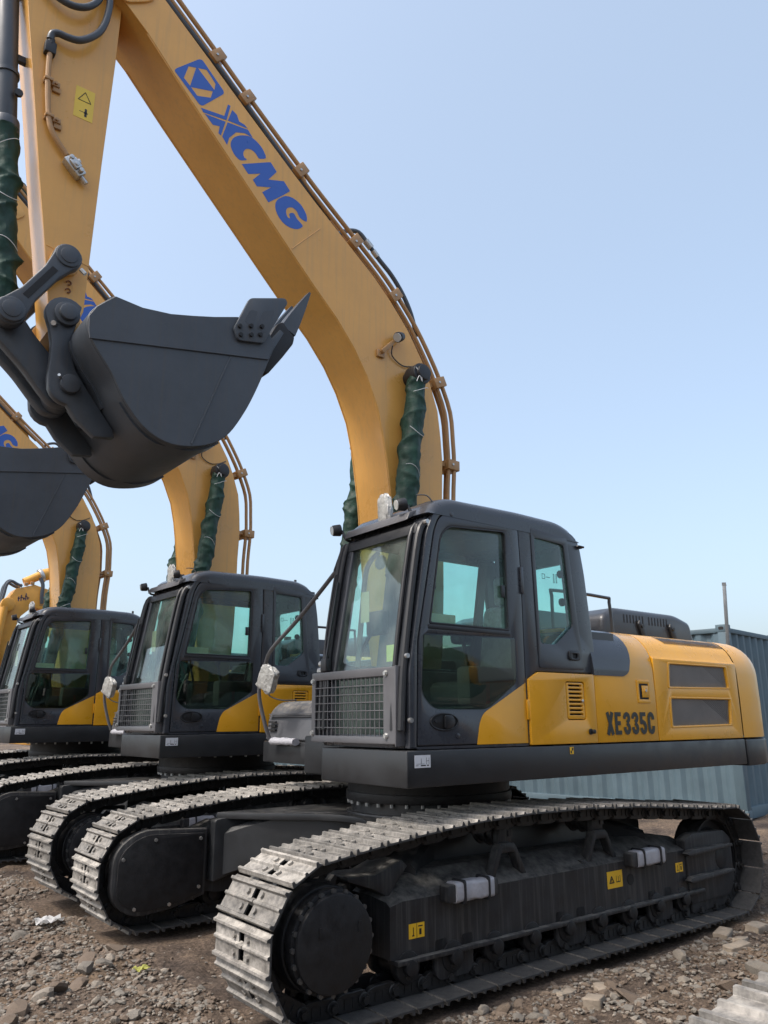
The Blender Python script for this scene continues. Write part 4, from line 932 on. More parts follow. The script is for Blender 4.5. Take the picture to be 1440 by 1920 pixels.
# logo and lettering on both sides
LOGO = {
'sq':[(2.783, 6.713), (2.775, 6.739), (2.585, 6.948), (2.556, 6.962), (2.347, 6.762), (2.348, 6.733), (2.524, 6.516), (2.55, 6.51)],
'w1':[(2.668, 6.827), (2.603, 6.851), (2.644, 6.646), (2.701, 6.693)],
'w2':[(2.589, 6.857), (2.511, 6.884), (2.425, 6.791), (2.433, 6.726)],
'w3':[(2.636, 6.638), (2.445, 6.705), (2.461, 6.631), (2.577, 6.585)],
'xa':[(2.54, 6.488), (2.331, 6.521), (2.303, 6.653), (2.28, 6.65), (2.309, 6.49), (2.516, 6.455)],
'xb':[(2.262, 6.619), (2.217, 6.594), (2.193, 6.539), (2.141, 6.534), (2.112, 6.511), (2.297, 6.494)],
'xc':[(2.503, 6.449), (2.316, 6.47), (2.351, 6.316), (2.374, 6.328), (2.366, 6.399), (2.427, 6.382)],
'xd':[(2.298, 6.474), (2.107, 6.501), (2.062, 6.446), (2.139, 6.45), (2.216, 6.418), (2.276, 6.332), (2.292, 6.254), (2.338, 6.313)],
'c':[(2.179, 6.409), (2.096, 6.447), (2.032, 6.435), (1.965, 6.39), (1.916, 6.305), (1.998, 6.262), (2.021, 6.305), (2.07, 6.325), (2.122, 6.305), (2.145, 6.248), (2.133, 6.21), (2.096, 6.204), (2.172, 6.158), (2.231, 6.2), (2.262, 6.26), (2.257, 6.318), (2.229, 6.366)],
'm':[(2.15, 6.136), (1.88, 6.288), (1.817, 6.22), (1.895, 6.105), (1.743, 6.16), (1.679, 6.09), (1.746, 6.017), (1.886, 5.882), (1.948, 5.955), (1.865, 6.041), (2.002, 5.988), (2.041, 6.035), (1.971, 6.129), (2.085, 6.069)],
'g':[(1.797, 5.956), (1.722, 6.026), (1.643, 6.037), (1.563, 6.005), (1.504, 5.93), (1.496, 5.849), (1.582, 5.868), (1.601, 5.921), (1.652, 5.943), (1.707, 5.908), (1.716, 5.859), (1.693, 5.814), (1.665, 5.82), (1.689, 5.86), (1.634, 5.895), (1.61, 5.85), (1.57, 5.823), (1.533, 5.8), (1.59, 5.742), (1.668, 5.726), (1.746, 5.747), (1.803, 5.81), (1.821, 5.868), (1.817, 5.913)]}
def decal(keys, y0, y1, name, mt_):
    b = B()
    for k in keys:
        pts = LOGO[k]
        if k in ('c', 'g'): pts = rounded(pts, .03, 2)
        b.prism(pts, y0, y1)
    return b.out(name, mt_, boom, smooth=False)
b = B(); b.add_mesh(plate([rounded(LOGO['sq'], .02, 2)]+[LOGO[k] for k in ('w1', 'w2', 'w3')], HB, HB+.0016, .0003)); b.out('logo_emblem', BLUE, boom, smooth=False)
for k in (('xa', 'xb', 'xc', 'xd'), ('c',), ('m',), ('g',)): decal(k, HB+.0002, HB+.0016, 'logo_letter', BLUE)
# pipes along the boom back
def offs(pts, d):
    out = []
    for i, p in enumerate(pts):
        a, c = Vector(pts[max(i-1, 0)]), Vector(pts[min(i+1, len(pts)-1)]); t_ = (c-a).normalized(); out.append((p[0]-t_.y*d, p[1]+t_.x*d))
    return out
back = upper[3:20]
dist = [.12, .12, .13, .14, .15, .13, .11, .10, .10, .10, .10, .10, .10, .105, .11, .115, .12]
def backline(extra):
    out = []
    for i, p in enumerate(back):
        a, c = Vector(back[max(i-1, 0)]), Vector(back[min(i+1, len(back)-1)]); t_ = (c-a).normalized(); d = dist[i]*.9+extra; out.append((p[0]-t_.y*d, p[1]+t_.x*d))
    return out
for y, e, rr in ((.205, .0, .019), (.215, .062, .021), (.10, .062, .021), (-.05, .0, .018), (-.16, .02, .021)):
    b = B(); b.tube([(x, y, z) for x, z in backline(e)], rr, 10, sub=3); b.out('boom_pipe', PIPE, boom)
bl = backline(.01)
for i, (x, z) in enumerate(bl):
    if i in (2, 5, 8, 10, 12, 14, 16) or i == 13:
        a, c = Vector(bl[max(i-1, 0)]), Vector(bl[min(i+1, len(bl)-1)]); t_ = (c-a).normalized(); an = math.atan2(t_.y, t_.x)
        mt = Matrix.Translation((x, 0, z)) @ Matrix.Rotation(-an, 4, 'Y')
        b = B(); b.box(-.05, .05, .06, .245, -.045, .10, bev=.008, mtx=mt); b.box(-.04, .04, -.2, .06, -.03, .05, bev=.006, mtx=mt); b.box(-.02, .02, .12, .20, -.16, -.05, mtx=mt)
        cl = b.out('pipe_clamp', PIPE, boom)
        b = B(); b.cyl(mt @ Vector((.0, .245, .01)), mt @ Vector((.0, .255, .01)), .012, 6); b.out('clamp_bolt', STEEL, boom)
b = B(); b.tube([(1.08, .12, 5.98), (.98, .12, 6.06), (.86, .14, 6.08), (.76, .16, 5.98), (.64, .17, 5.86), (.50, .18, 5.74), (.36, .18, 5.58), (.26, .18, 5.40), (.18, .16, 5.2)], .022, 10); b.out('boom_hose', HOSE, boom)
b = B(); b.cyl((.79, .155, 6.01), (.73, .165, 5.95), .034, 12); b.cyl((.71, .165, 5.93), (.66, .17, 5.88), .028, 12); b.out('hose_fitting', STEEL, boom)
b = B(); b.tube([(3.3, .18, 7.78), (2.7, .19, 7.28), (2.2, .2, 6.86), (1.7, .19, 6.42), (1.2, .18, 6.05)], .026, 10); b.out('stick_hose', HOSE, boom)
# boom work lamp
b = B(); b.prism(rounded([(.72, 4.845), (.69, 4.815), (.55, 4.97), (.58, 4.99)], .008, 2), .27, .31, bev=.003); b.box(.66, .74, .25, .275, 4.79, 4.86, bev=.004); wl = b.out('lamp_bracket', PIPE, boom)
b = B(); b.cyl((.56, .34, 5.0), (.48, .30, 5.05), .050, 18, bev=.012, r1=.04); b.out('boom_lamp', RUB, boom)
b = B(); b.cyl((.562, .341, 4.998), (.568, .343, 4.994), .040, 18); b.out('lamp_glass', LENS, boom)
b = B(); b.tube([(.58, .29, 4.93), (.57, .27, 4.84), (.45, .265, 4.78), (.33, .27, 4.80), (.22, .25, 4.86)], .006, 6); b.out('lamp_cable', RUB, boom)

# ---- cloth-sleeved cylinders --------------------------------------------
def sleeve(parent, pts, r, seed, name='cloth_sleeve', n=40, m_=170, bulge=None):
    P = [Vector(p) for p in pts]; rows = []
    tot = sum((P[i+1]-P[i]).length for i in range(len(P)-1))
    def pos(t):
        d = t*tot
        for i in range(len(P)-1):
            l_ = (P[i+1]-P[i]).length
            if d <= l_ or i == len(P)-2: return P[i]+(P[i+1]-P[i])*min(1, d/l_), (P[i+1]-P[i]).normalized()
            d -= l_
    for i in range(m_+1):
        t = i/m_; p, d = pos(t); u = d.orthogonal().normalized(); u = Vector((0, 1, 0)) if abs(d.y) < .9 else u; u = (u-d*u.dot(d)).normalized(); v = d.cross(u)
        L_ = t*tot; p = p+u*(.018*nz(L_*2.1, seed, 1))+v*(.022*nz(L_*2.3, seed, 7))
        row = []
        for k in range(n+1):
            a = 2*math.pi*(k % n)/n
            f = .93+.16*nz(L_*4.0, seed, 3)+.13*noise.fractal(Vector((math.cos(a)*1.2+seed, math.sin(a)*1.2, L_*6)), 1., 2.1, 3)
            # drag folds running both ways round the tube, sharp on the crest, uneven along it
            f1 = 1-abs(math.sin(L_*10+a*.5+2.6*nz(L_*1.9, seed, 4))); f2 = 1-abs(math.sin(L_*8.3-a*.5+2.4*nz(L_*2.3, seed, 8)))
            f += .27*f1**3*(.6+nz(L_*5, math.cos(a), seed))+.27*f2**3*(.6+nz(L_*4, math.sin(a), seed+2))+.07*nz(L_*16, math.cos(a)*2.2+seed, math.sin(a)*2.2)
            if bulge: f *= bulge(t)
            row.append(p+(u*math.cos(a)+v*math.sin(a))*r*f)
        rows.append(row)
    b = B(); b.grid(rows); o = b.out(name, GREEN, parent, ang=65)
    b = B()
    for k in range(int(tot/.4)):
        t0 = (k+.35)*.4/tot
        if t0 > .97: break
        p, d = pos(t0); u = Vector((0, 1, 0)); v = d.cross(u)
        pth = [p+(u*math.cos(a)+v*math.sin(a))*r*1.10+d*.05*math.sin(a*1.5+k*2) for a in [-.9+.25*j for j in range(8)]]
        b.tube(pth, .0028, 5, sub=2)
    b.out('sleeve_tie', WIRE, parent)
    return o
for s_ in (1, -1):
    y = s_*.375
    top, bot = Vector((.36, y, 4.66)), Vector((.77, y, 1.75))
    d = (bot-top).normalized()
    b = B(); b.cyl(top+d*1.5, bot, .088, 24, bev=.01); b.cyl(bot-Vector((0, .07, 0)), bot+Vector((0, .07, 0)), .12, 24, bev=.01)
    b.cyl(top-Vector((0, .075, 0)), top+Vector((0, .075, 0)), .10, 24, bev=.012); b.cyl(top-Vector((0, s_*.15, 0)), top+Vector((0, s_*.11, 0)), .072, 24, bev=.008)
    cy = b.out('boom_cylinder', RUB, EX)
    b = B(); b.cyl(top, top+d*1.55, .055, 20); b.out('cylinder_rod', CHROME, cy)
    b = B(); b.cyl(top-Vector((0, s_*.17, 0)), top-Vector((0, s_*.148, 0)), .15, 28, bev=.008); b.out('pin_boss', BOOM, cy)
    sleeve(cy, [top+d*.03, top+d*.7, top+d*1.45, top+d*1.9], .098, 2.3+s_)
    b = B(); b.tube([top+Vector((.09, s_*.085, .03)), top+Vector((.05, s_*.10, -.02)), top+Vector((.03, s_*.10, -.10)), top+Vector((.06, s_*.10, -.05)), top+Vector((.09, s_*.095, -.11))], .004, 6); b.out('tie_wire', WIRE, cy)

# ---- stick --------------------------------------------------------------
HS = .16
stp = [(3.41, 4.175), (3.475, 4.22), (3.505, 4.42), (3.585, 4.93), (3.655, 5.33), (3.75, 5.93), (3.86, 6.60), (3.90, 6.86), (4.02, 7.10), (4.06, 7.35), (3.95, 7.50), (3.80, 7.60), (3.52, 8.0), (3.36, 8.16), (3.22, 8.12), (3.19, 7.8), (3.215, 7.12), (3.22, 6.63), (3.245, 5.65), (3.26, 4.83), (3.265, 4.42), (3.33, 4.20)]
b = B(); b.prism(stp, -HS+.01, HS-.01); stick = b.out('stick', BOOM, EX, ang=20)
for s_ in (1, -1):
    b = B(); b.prism(stp, s_*(HS-.01), s_*HS, bev=.003, seg=1, ang=60); b.out('stick_side_plate', BOOM, stick, ang=20)
    b = B(); b.cyl((3.40, s_*HS, 4.30), (3.40, s_*(HS+.02), 4.30), .12, 28, bev=.004); b.cyl((3.43, s_*HS, 4.74), (3.43, s_*(HS+.03), 4.74), .10, 28, bev=.004); b.out('pin_boss', BOOM, stick)
    b = B(); b.tube([(3.26, s_*HS, 4.78), (3.56, s_*HS, 4.84)], .004, 6, sub=1); b.out('weld_seam', BOOM, stick)
b = B(); b.cyl((3.45, -.30, 7.48), (3.45, .30, 7.48), .09, 24, bev=.01); b.out('stick_pivot_pin', RUB, stick)
sticker(stick, 3.345, 3.485, 5.965, 6.235, HS, STICKP, 'tall')
b = B(); b.tube([(3.70, .195, 6.46), (3.69, .195, 6.15), (3.65, .195, 5.82), (3.60, .195, 5.70), (3.50, .195, 5.58)], .020, 10); b.out('stick_pipe', PIPE, stick)
b = B(); b.box(3.66, 3.74, HS, HS+.06, 6.36, 6.46, bev=.01); b.cyl((3.70, .195, 6.44), (3.70, .195, 6.49), .028, 10); b.out('pipe_fitting', RUB, stick)
for z, x in ((6.14, 3.685), (5.84, 3.65)):
    b = B(); b.box(x-.085, x+.03, HS, HS+.03, z-.02, z+.02, bev=.004); b.cyl((x-.055, HS+.03, z+.0), (x-.055, HS+.045, z), .012, 6); b.box(x-.095, x-.04, HS, HS+.02, z-.06, z-.02, bev=.004); b.box(x-.03, x+.03, HS+.0, HS+.06, z-.012, z+.012, bev=.004); b.out('pipe_clamp', PIPE, stick)
mt = Matrix.Translation((3.44, 0, 5.50)) @ Matrix.Rotation(R(135), 4, 'Y')
b = B(); b.box(-.085, .075, HS, HS+.075, -.04, .04, bev=.012, mtx=mt); b.box(-.05, .03, HS+.075, HS+.10, -.03, .03, bev=.01, mtx=mt)
for u in (-.055, .0, .05):
    b.cyl(mt @ Vector((u, HS+.075, .0)), mt @ Vector((u, HS+.108, .0)), .017, 10, bev=.003)
b.cyl(mt @ Vector((.07, HS+.04, 0)), mt @ Vector((.13, HS+.04, 0)), .018, 10); b.cyl(mt @ Vector((-.03, HS+.04, -.04)), mt @ Vector((-.03, HS+.04, -.07)), .02, 8); b.out('relief_valve', STEEL, stick)
b = B(); b.tube([(3.71, .20, 6.48), (3.70, .21, 6.53), (3.66, .22, 6.55), (3.60, .23, 6.545), (3.52, .24, 6.56), (3.44, .25, 6.63), (3.375, .25, 6.74), (3.34, .25, 6.90), (3.34, .25, 7.10), (3.42, .24, 7.4), (3.5, .2, 7.75), (3.2, .2, 7.95)], .026, 12); b.out('stick_hose', HOSE, stick)
b = B(); b.tube([(3.84, .20, 6.98), (3.72, .22, 6.87), (3.58, .24, 6.84), (3.46, .25, 6.92), (3.40, .25, 7.1), (3.45, .22, 7.5)], .026, 12); b.out('stick_hose', HOSE, stick)
for z in (4.60, 4.54):
    b = B(); rows = []; b.tube([(3.385+.016*math.cos(a), HS+.008, z+.016*math.sin(a)) for a in [2*math.pi*k/10 for k in range(9)]], .005, 6, sub=1); b.out('grease_fitting', mat('rust_red_primer', (.22, .09, .045), .6) if z > 4.57 else bpy.data.materials['rust_red_primer'], stick)

# bucket cylinder
top, bot = Vector((4.04, 0, 7.36)), Vector((3.745, 0, 4.22)); d = (bot-top).normalized()
b = B(); b.cyl(top, top+d*1.66, .076, 24, bev=.008); b.cyl(top-Vector((0, .09, 0)), top+Vector((0, .09, 0)), .11, 24); b.cyl(top+d*1.16, top+d*1.19, .088, 24); b.cyl(top+d*1.56, top+d*1.68, .094, 24, bev=.01)
b.cyl(bot-Vector((0, .09, 0)), bot+Vector((0, .09, 0)), .095, 24, bev=.01)
bc = b.out('bucket_cylinder', HOSE, EX)
b = B(); b.cyl(top+d*1.6, bot, .05, 20); b.out('cylinder_rod', CHROME, bc)
b = B(); b.box(3.78, 3.90, -.02, .02, 6.34, 6.39); b.cyl((3.85, .085, 6.0), (3.85, .11, 6.0), .03, 8); b.out('cylinder_clamp', RUB, bc)
sleeve(bc, [top+d*1.64, top+d*2.3, top+d*3.02], .094, 6.1)
# stick cylinder above the boom (mostly out of the picture)
a0, a1 = Vector((1.52, 0, 6.34)), Vector((3.30, 0, 8.02)); d = (a1-a0).normalized()
b = B(); b.cyl(a0+d*.1, a0+d*1.75, .085, 24, bev=.01); b.cyl(a0-Vector((0, .1, 0)), a0+Vector((0, .1, 0)), .10, 20); b.cyl(a1-Vector((0, .1, 0)), a1+Vector((0, .1, 0)), .10, 20); b.prism([(1.25, 5.97), (1.46, 6.42), (1.58, 6.42), (1.70, 6.33)], -.13, -.09); b.prism([(1.25, 5.97), (1.46, 6.42), (1.58, 6.42), (1.70, 6.33)], .09, .13)
scy = b.out('stick_cylinder', BOOM, EX)
b = B(); b.cyl(a0+d*1.7, a1, .05, 20); b.out('cylinder_rod', CHROME, scy)
sleeve(scy, [a0+d*1.72, a0+d*2.1, a1-d*.1], .085, 9.4)

# ---- bucket linkage and bucket ------------------------------------------
def bar_profile(a, c, ra, rc, wst):
    a, c = Vector(a), Vector(c); d = (c-a).normalized(); n_ = Vector((-d.y, d.x)); ang = math.atan2(d.y, d.x); pts = []
    for k in range(15): t = ang+R(60)+R(240)*k/14; pts.append((a.x+ra*math.cos(t), a.y+ra*math.sin(t)))
    m1 = a+(c-a)*.3; m2 = a+(c-a)*.7
    pts += [tuple(m1-n_*wst), tuple(m2-n_*wst)]
    for k in range(15): t = ang-R(120)+R(240)*k/14; pts.append((c.x+rc*math.cos(t), c.y+rc*math.sin(t)))
    pts += [tuple(m2+n_*wst), tuple(m1+n_*wst)]
    return pts
PJ, PS, PB, PL = (3.745, 4.22), (3.43, 4.74), (3.40, 4.30), (3.335, 3.80)
for s_ in (1, -1):
    b = B(); b.prism(bar_profile(PS, PJ, .095, .10, .058), s_*.195, s_*.275, bev=.012, seg=3)
    b.cyl((PS[0], s_*.185, PS[1]), (PS[0], s_*.29, PS[1]), .085, 28, bev=.01); b.cyl((PJ[0], s_*.15, PJ[1]), (PJ[0], s_*.30, PJ[1]), .088, 28, bev=.01); lr = b.out('link_arm', BUCK, EX)
    b = B(); b.cyl((PS[0], s_*.29, PS[1]), (PS[0], s_*.297, PS[1]), .058, 24, bev=.003); b.cyl((PJ[0], s_*.30, PJ[1]), (PJ[0], s_*.307, PJ[1]), .060, 24, bev=.003); b.out('link_pin', BUCK, lr)
    b = B(); b.prism([tuple(Vector(PS)+(Vector(PJ)-Vector(PS))*t+Vector((.855, .518))*w_) for t, w_ in ((.24, -.022), (.76, -.022), (.76, .022), (.24, .022))], s_*.275, s_*.277); b.out('link_recess', CASTB, lr)
b = B(); b.cyl((3.345, .29, 4.66), (3.315, .30, 4.63), .016, 8); b.out('grease_nipple', STEEL, lr)
hl = [(3.70, 4.32), (3.80, 4.30), (3.85, 4.20), (3.80, 4.08), (3.62, 3.92), (3.46, 3.74), (3.40, 3.69), (3.30, 3.69), (3.24, 3.76), (3.26, 3.88), (3.38, 3.98), (3.56, 4.16), (3.62, 4.24)]
b = B(); b.prism(rounded(hl, .05, 4), -.145, -.05, bev=.015); b.prism(rounded(hl, .05, 4), .05, .145, bev=.015); b.prism(rounded([(3.68, 4.20), (3.70, 4.05), (3.45, 3.80), (3.38, 3.86)], .03, 3), -.05, .05)
b.cyl((PL[0], -.17, PL[1]), (PL[0], .17, PL[1]), .10, 24, bev=.01); b.out('bucket_link', BUCK, EX, ang=40)

WB = .62
wrap = [(1.99, 4.36), (2.06, 4.14), (2.13, 3.95), (2.21, 3.77), (2.32, 3.585), (2.44, 3.48), (2.61, 3.42), (2.78, 3.415), (2.94, 3.49), (3.08, 3.645), (3.17, 3.80), (3.27, 3.93), (3.345, 4.05), (3.355, 4.15), (3.31, 4.235), (3.20, 4.35)]
def smooth_open(pts, sub=4):
    out = []; P = [Vector(p) for p in pts]
    for i in range(len(P)-1):
        a, b_, c, d_ = P[max(i-1, 0)], P[i], P[i+1], P[min(i+2, len(P)-1)]
        for k in range(sub):
            t = k/sub; q = .5*((2*b_)+(c-a)*t+(2*a-5*b_+4*c-d_)*t*t+(3*b_-a-3*c+d_)*t**3); out.append((q.x, q.y))
    out.append(tuple(P[-1])); return out
ws = smooth_open(wrap)
win = offs(ws, .026)
b = B(); b.prism(ws+win[::-1], -WB+.02, WB-.02); bk = b.out('bucket', BUCK, EX, ang=25, fix=True)
rim = [(3.01, 4.325), (2.81, 4.345), (2.65, 4.385), (2.49, 4.43), (2.31, 4.49), (2.08, 4.52)]
for s_ in (1, -1):
    sp = ws+rim
    b = B(); b.prism(sp, s_*(WB-.02), s_*(WB+.004), bev=.004, seg=1, ang=50); b.out('bucket_side', BUCK, bk, ang=20)
    # upper reinforcing plate (above the horizontal seam) and vertical weld
    rp = [(3.335, 3.995), (3.345, 4.05), (3.353, 4.15), (3.31, 4.23), (3.195, 4.345)]+rim+[(1.995, 4.36), (2.04, 4.225)]
    b = B(); b.prism(rp, s_*(WB+.004), s_*(WB+.016), bev=.003, seg=1); b.out('side_reinforcement', BUCK, bk, ang=20)
    b = B(); b.tube([(2.345, s_*(WB+.004), 4.16), (2.60, s_*(WB+.004), 3.44)], .007, 6, sub=1); b.out('weld_seam', BUCK, bk)
    ct = rounded([(2.345, 4.38), (2.23, 4.66), (1.93, 4.765), (1.905, 4.73), (2.04, 4.46), (2.10, 4.33), (2.31, 4.29)], [.02, .03, .02, .02, .02, .02, .03], 3)
    b = B(); b.prism(ct, s_*(WB+.016), s_*(WB+.046), bev=.005); sc_ = b.out('side_cutter', BUCK, bk)
    b = B()
    for q in ([(2.27, 4.455), (2.225, 4.56), (2.16, 4.575), (2.20, 4.43)], [(2.165, 4.43), (2.12, 4.585), (2.02, 4.63), (2.085, 4.41)]): b.prism(rounded(q, .02, 2), s_*(WB+.045), s_*(WB+.0472))
    b.out('cutter_recess', DARK, bk)
    b = B(); b.cyl((0, -.001, 0), (0, .018, 0), .017, 6); cbt = b.out('cutter_bolt', CASTB, bk)
    for k, (x, z) in enumerate(((2.305, 4.40), (2.215, 4.43), (2.125, 4.455), (2.295, 4.335), (2.21, 4.36), (2.135, 4.385))):
        o = cbt if k == 0 else inst(cbt, bk); o.location = (x, s_*(WB+.046)-(.018 if s_ < 0 else 0), z)
    # ears
    er = [(PB[0]+.14*math.cos(R(a)), PB[1]+.14*math.sin(R(a))) for a in range(20, 221, 20)]
    ear = er[::-1]; ear = [(3.30, 4.40)]+[(PB[0]+.135*math.cos(R(a)), PB[1]+.135*math.sin(R(a))) for a in range(130, -31, -16)]+[(3.50, 4.19), (3.475, 4.08), (3.47, 3.96), (3.475, 3.84)]+[(PL[0]+.135*math.cos(R(a)), PL[1]+.135*math.sin(R(a))) for a in range(0, -91, -18)]+[(3.27, 3.58), (3.14, 3.48), (3.00, 3.50), (3.02, 3.56), (3.20, 3.78), (3.30, 3.92), (3.36, 4.08)]
    b = B(); b.prism(ear, s_*.20, s_*.265, bev=.012, seg=2, ang=50); b.out('bucket_ear', BUCK, bk, ang=30)
    b = B(); b.cyl((PB[0], s_*.265, PB[1]), (PB[0], s_*.30, PB[1]), .085, 28, bev=.008); b.cyl((PB[0], s_*.30, PB[1]), (PB[0], s_*.335, PB[1]), .058, 24, bev=.006); b.cyl((PL[0], s_*.265, PL[1]), (PL[0], s_*.31, PL[1]), .065, 24, bev=.006); b.out('bucket_pin', BUCK, bk)
    b = B(); b.cyl((3.465, s_*.265, 4.215), (3.485, s_*.30, 4.20), .018, 8); b.cyl((3.40, s_*.29, 3.83), (3.42, s_*.33, 3.83), .010, 8); b.out('pin_bolt', STEEL, bk)
    b = B(); wst = [(x, z) for x, z in ws if 3.42 <= z <= 3.66 and x > 2.35]
    wo = offs(wst, -.014); b.prism(wst+wo[::-1], s_*.42, s_*.56); b.out('wear_strip', BUCK, bk, ang=25, fix=True)
b = B(); b.prism(offs(ws, -.012)[-24:-10]+ws[-24:-10][::-1], -.30, .30); b.out('back_plate', BUCK, bk, fix=True)
b = B(); b.prism([(2.06, 4.12), (1.985, 4.335), (1.90, 4.50), (1.935, 4.52), (2.05, 4.36), (2.10, 4.15)], -WB+.01, WB-.01, bev=.006); b.out('bucket_lip', BUCK, bk)
b = B(); b.cyl((3.18, -WB+.02, 4.30), (3.18, WB-.02, 4.30), .06, 20); b.out('torque_tube', BUCK, bk)
def tooth_mesh():
    b = B(); b.prism(rounded([(2.065, 4.13), (2.02, 4.13), (1.90, 4.30), (1.81, 4.44), (1.80, 4.50), (1.905, 4.60), (1.96, 4.56), (2.06, 4.36)], .015, 2), -.06, .06, bev=.012); return b
b = tooth_mesh(); ad = b.out('tooth_adapter', CASTB, bk)
secs = []
for t, hw, hh in ((0, .060, .066), (.3, .054, .054), (.65, .046, .033), (1, .036, .008)):
    c0 = Vector((1.856, 4.54))+(Vector((1.655, 4.95))-Vector((1.856, 4.54)))*t; n_ = Vector((.898, .44))
    secs.append([(c0.x-n_.x*hh, -hw, c0.y-n_.y*hh), (c0.x+n_.x*hh, -hw, c0.y+n_.y*hh), (c0.x+n_.x*hh, hw, c0.y+n_.y*hh), (c0.x-n_.x*hh, hw, c0.y-n_.y*hh)])
b = B(); b.loft(secs); tt = b.out('bucket_tooth', BUCK, bk, fix=True)
for k, y in enumerate((.545, .272, 0, -.272, -.545)):
    o = ad if k == 0 else inst(ad, bk); o.location = (0, y, 0)
    o = tt if k == 0 else inst(tt, bk); o.location = (0, y, 0)

# ================================================================== copies in the row
def copy_tree(o, parent=None):
    c = o.copy(); COL.objects.link(c)
    if parent is not None: c.parent = parent
    for ch in list(o.children): copy_tree(ch, c)
    return c
GRP = 'yellow and black excavators parked in a row'
tag(EX, 'nearest yellow and charcoal crawler excavator, whole cab and boom in view, lettered engine door', 'excavator', GRP)
EX.location = (0, 0, 0)
for loc, rz, lab in (((.114, -3.83, .052), .0448, 'second excavator of the row, cab seen through the gap left of the nearest cab'),
                     ((.509, -8.13, .12), .0464, 'third excavator of the row, farthest left cab, under the second bucket'),
                     ((.78, 5.71, 0), .0, 'excavator beside the camera, only the steel shoes of one track show at lower right')):
    c = copy_tree(EX); c.location = loc; c.rotation_euler = (0, 0, rz); tag(c, lab, 'excavator', GRP)

# ---- fourth machine: another make, boom lowered, only its boom shows behind the third cab
FX = empty('excavator', (0, -12.2, .15)); tag(FX, 'light yellow excavator of another type with lowered boom, behind the leftmost cab', 'excavator')
BOOM2 = mat('light_yellow_boom_paint', (.62, .31, .05), .4, var=.12, vscale=4)
def rel(p): return (p[0], p[1]-.15)
body = [(.45, 4.45), (.32, 4.25), (.20, 4.0), (-.2, 3.3), (-.6, 2.4), (-.9, 1.7), (-1.4, 1.7), (-1.2, 2.6), (-.7, 3.8), (-.2, 4.6), (.1, 4.75)]
b = B(); b.prism([rel(p) for p in [(1.35, 2.0), (1.05, 2.2), (.93, 2.62), (.80, 3.30), (.66, 3.76), (.44, 3.98), (.25, 3.92), (-.2, 3.2), (-.6, 2.3), (-.8, 1.7), (-1.4, 1.7), (-1.1, 2.7), (-.6, 3.7), (-.1, 4.3), (.45, 4.45), (.81, 4.33), (.97, 4.05), (1.15, 3.5), (1.3, 2.9), (1.55, 2.1)]], -.5, .0, bev=.01); fb = b.out('boom', BOOM2, FX)
b = B(); b.cyl((.95, .12, 3.83), (.95, -.62, 3.83), .14, 20, bev=.02); b.cyl((1.0, .06, 3.78), (1.12, .06, 2.6), .08, 16); b.out('boom_boss', BOOM2, FX)
b = B(); b.cyl((.62, -.2, 4.36), (.30, -.2, 4.55), .09, 18); b.cyl((.32, -.2, 4.53), (-.6, -.2, 4.85), .13, 20); b.out('stick_cylinder', BOOM2, FX)
b = B(); b.cyl((.33, -.2, 4.52), (.26, -.2, 4.55), .155, 20, bev=.01); b.out('cylinder_head', STEEL, FX)
for k, (dy, dz) in enumerate(((.0, .0), (-.15, .03), (-.3, .0))):
    b = B(); b.tube([(1.07, dy, 3.85), (1.03, dy, 4.05+dz), (1.0, dy, 4.24+dz), (.92, dy, 4.33+dz), (.80, dy, 4.28+dz), (.7, dy, 4.24)], .03, 8); b.out('hydraulic_hose', HOSE, FX)
b = B(); b.tube([(.36, .03, 4.45), (.30, .05, 4.3), (.30, .05, 4.1), (.28, .04, 3.9)], .04, 8); b.out('hydraulic_hose', HOSE, FX)
for x, z in ((.74, 4.22), (.62, 4.26), (.5, 4.29)):
    b = B(); b.box(x-.04, x+.04, -.03, .02, z, z+.07, bev=.01); b.out('pipe_clamp', PIPE, FX)
b = B()
for k, (x, z, h, dx) in enumerate(((.74, 3.92, .10, 0), (.69, 3.93, .13, .01), (.64, 3.95, .06, 0), (.60, 3.95, .15, 0), (.56, 3.97, .05, 0))): b.box(x-.012, x+.012, 0, .002, z, z+h); b.box(x-.03, x+.02, 0, .002, z+h*.5, z+h*.5+.02)
b.out('dark_lettering', mat('faded_purple_lettering', (.10, .07, .10), .6), FX)
b = B(); b.box(-3.4, 0.2, -1.9, 1.2, 1.0, 1.4, bev=.03); b.box(-3.2, -.8, -1.8, 1.1, 1.4, 2.2, bev=.1); b.out('machine_house', BOOM2, FX)
b = B(); b.box(-.6, .9, .2, 1.15, 1.4, 2.9, bev=.12, seg=4); b.out('cab', CABM, FX)
b = B(); b.box(-2.3, 2.3, .7, 1.25, 0, .85, bev=.3, seg=5); b.out('track', LINK, FX)
b = B(); b.box(-2.3, 2.3, -1.95, -1.4, 0, .85, bev=.3, seg=5); b.out('track', LINK, FX)

# ================================================================== shipping container
CONT = mat('weathered_teal_container_paint', (.078, .122, .150), .6, var=.18, vscale=1.6, bump=.05, bscale=25, streak=(.14, .18, .20), streak_amt=.22)
CZ0 = .17; CH = 2.88; CL, CWD = 12.19, 2.44
CT = empty('shipping_container', (-7.12, -1.04, CZ0), R(-82)); tag(CT, 'weathered teal corrugated steel shipping container behind the nearest excavator', 'container')
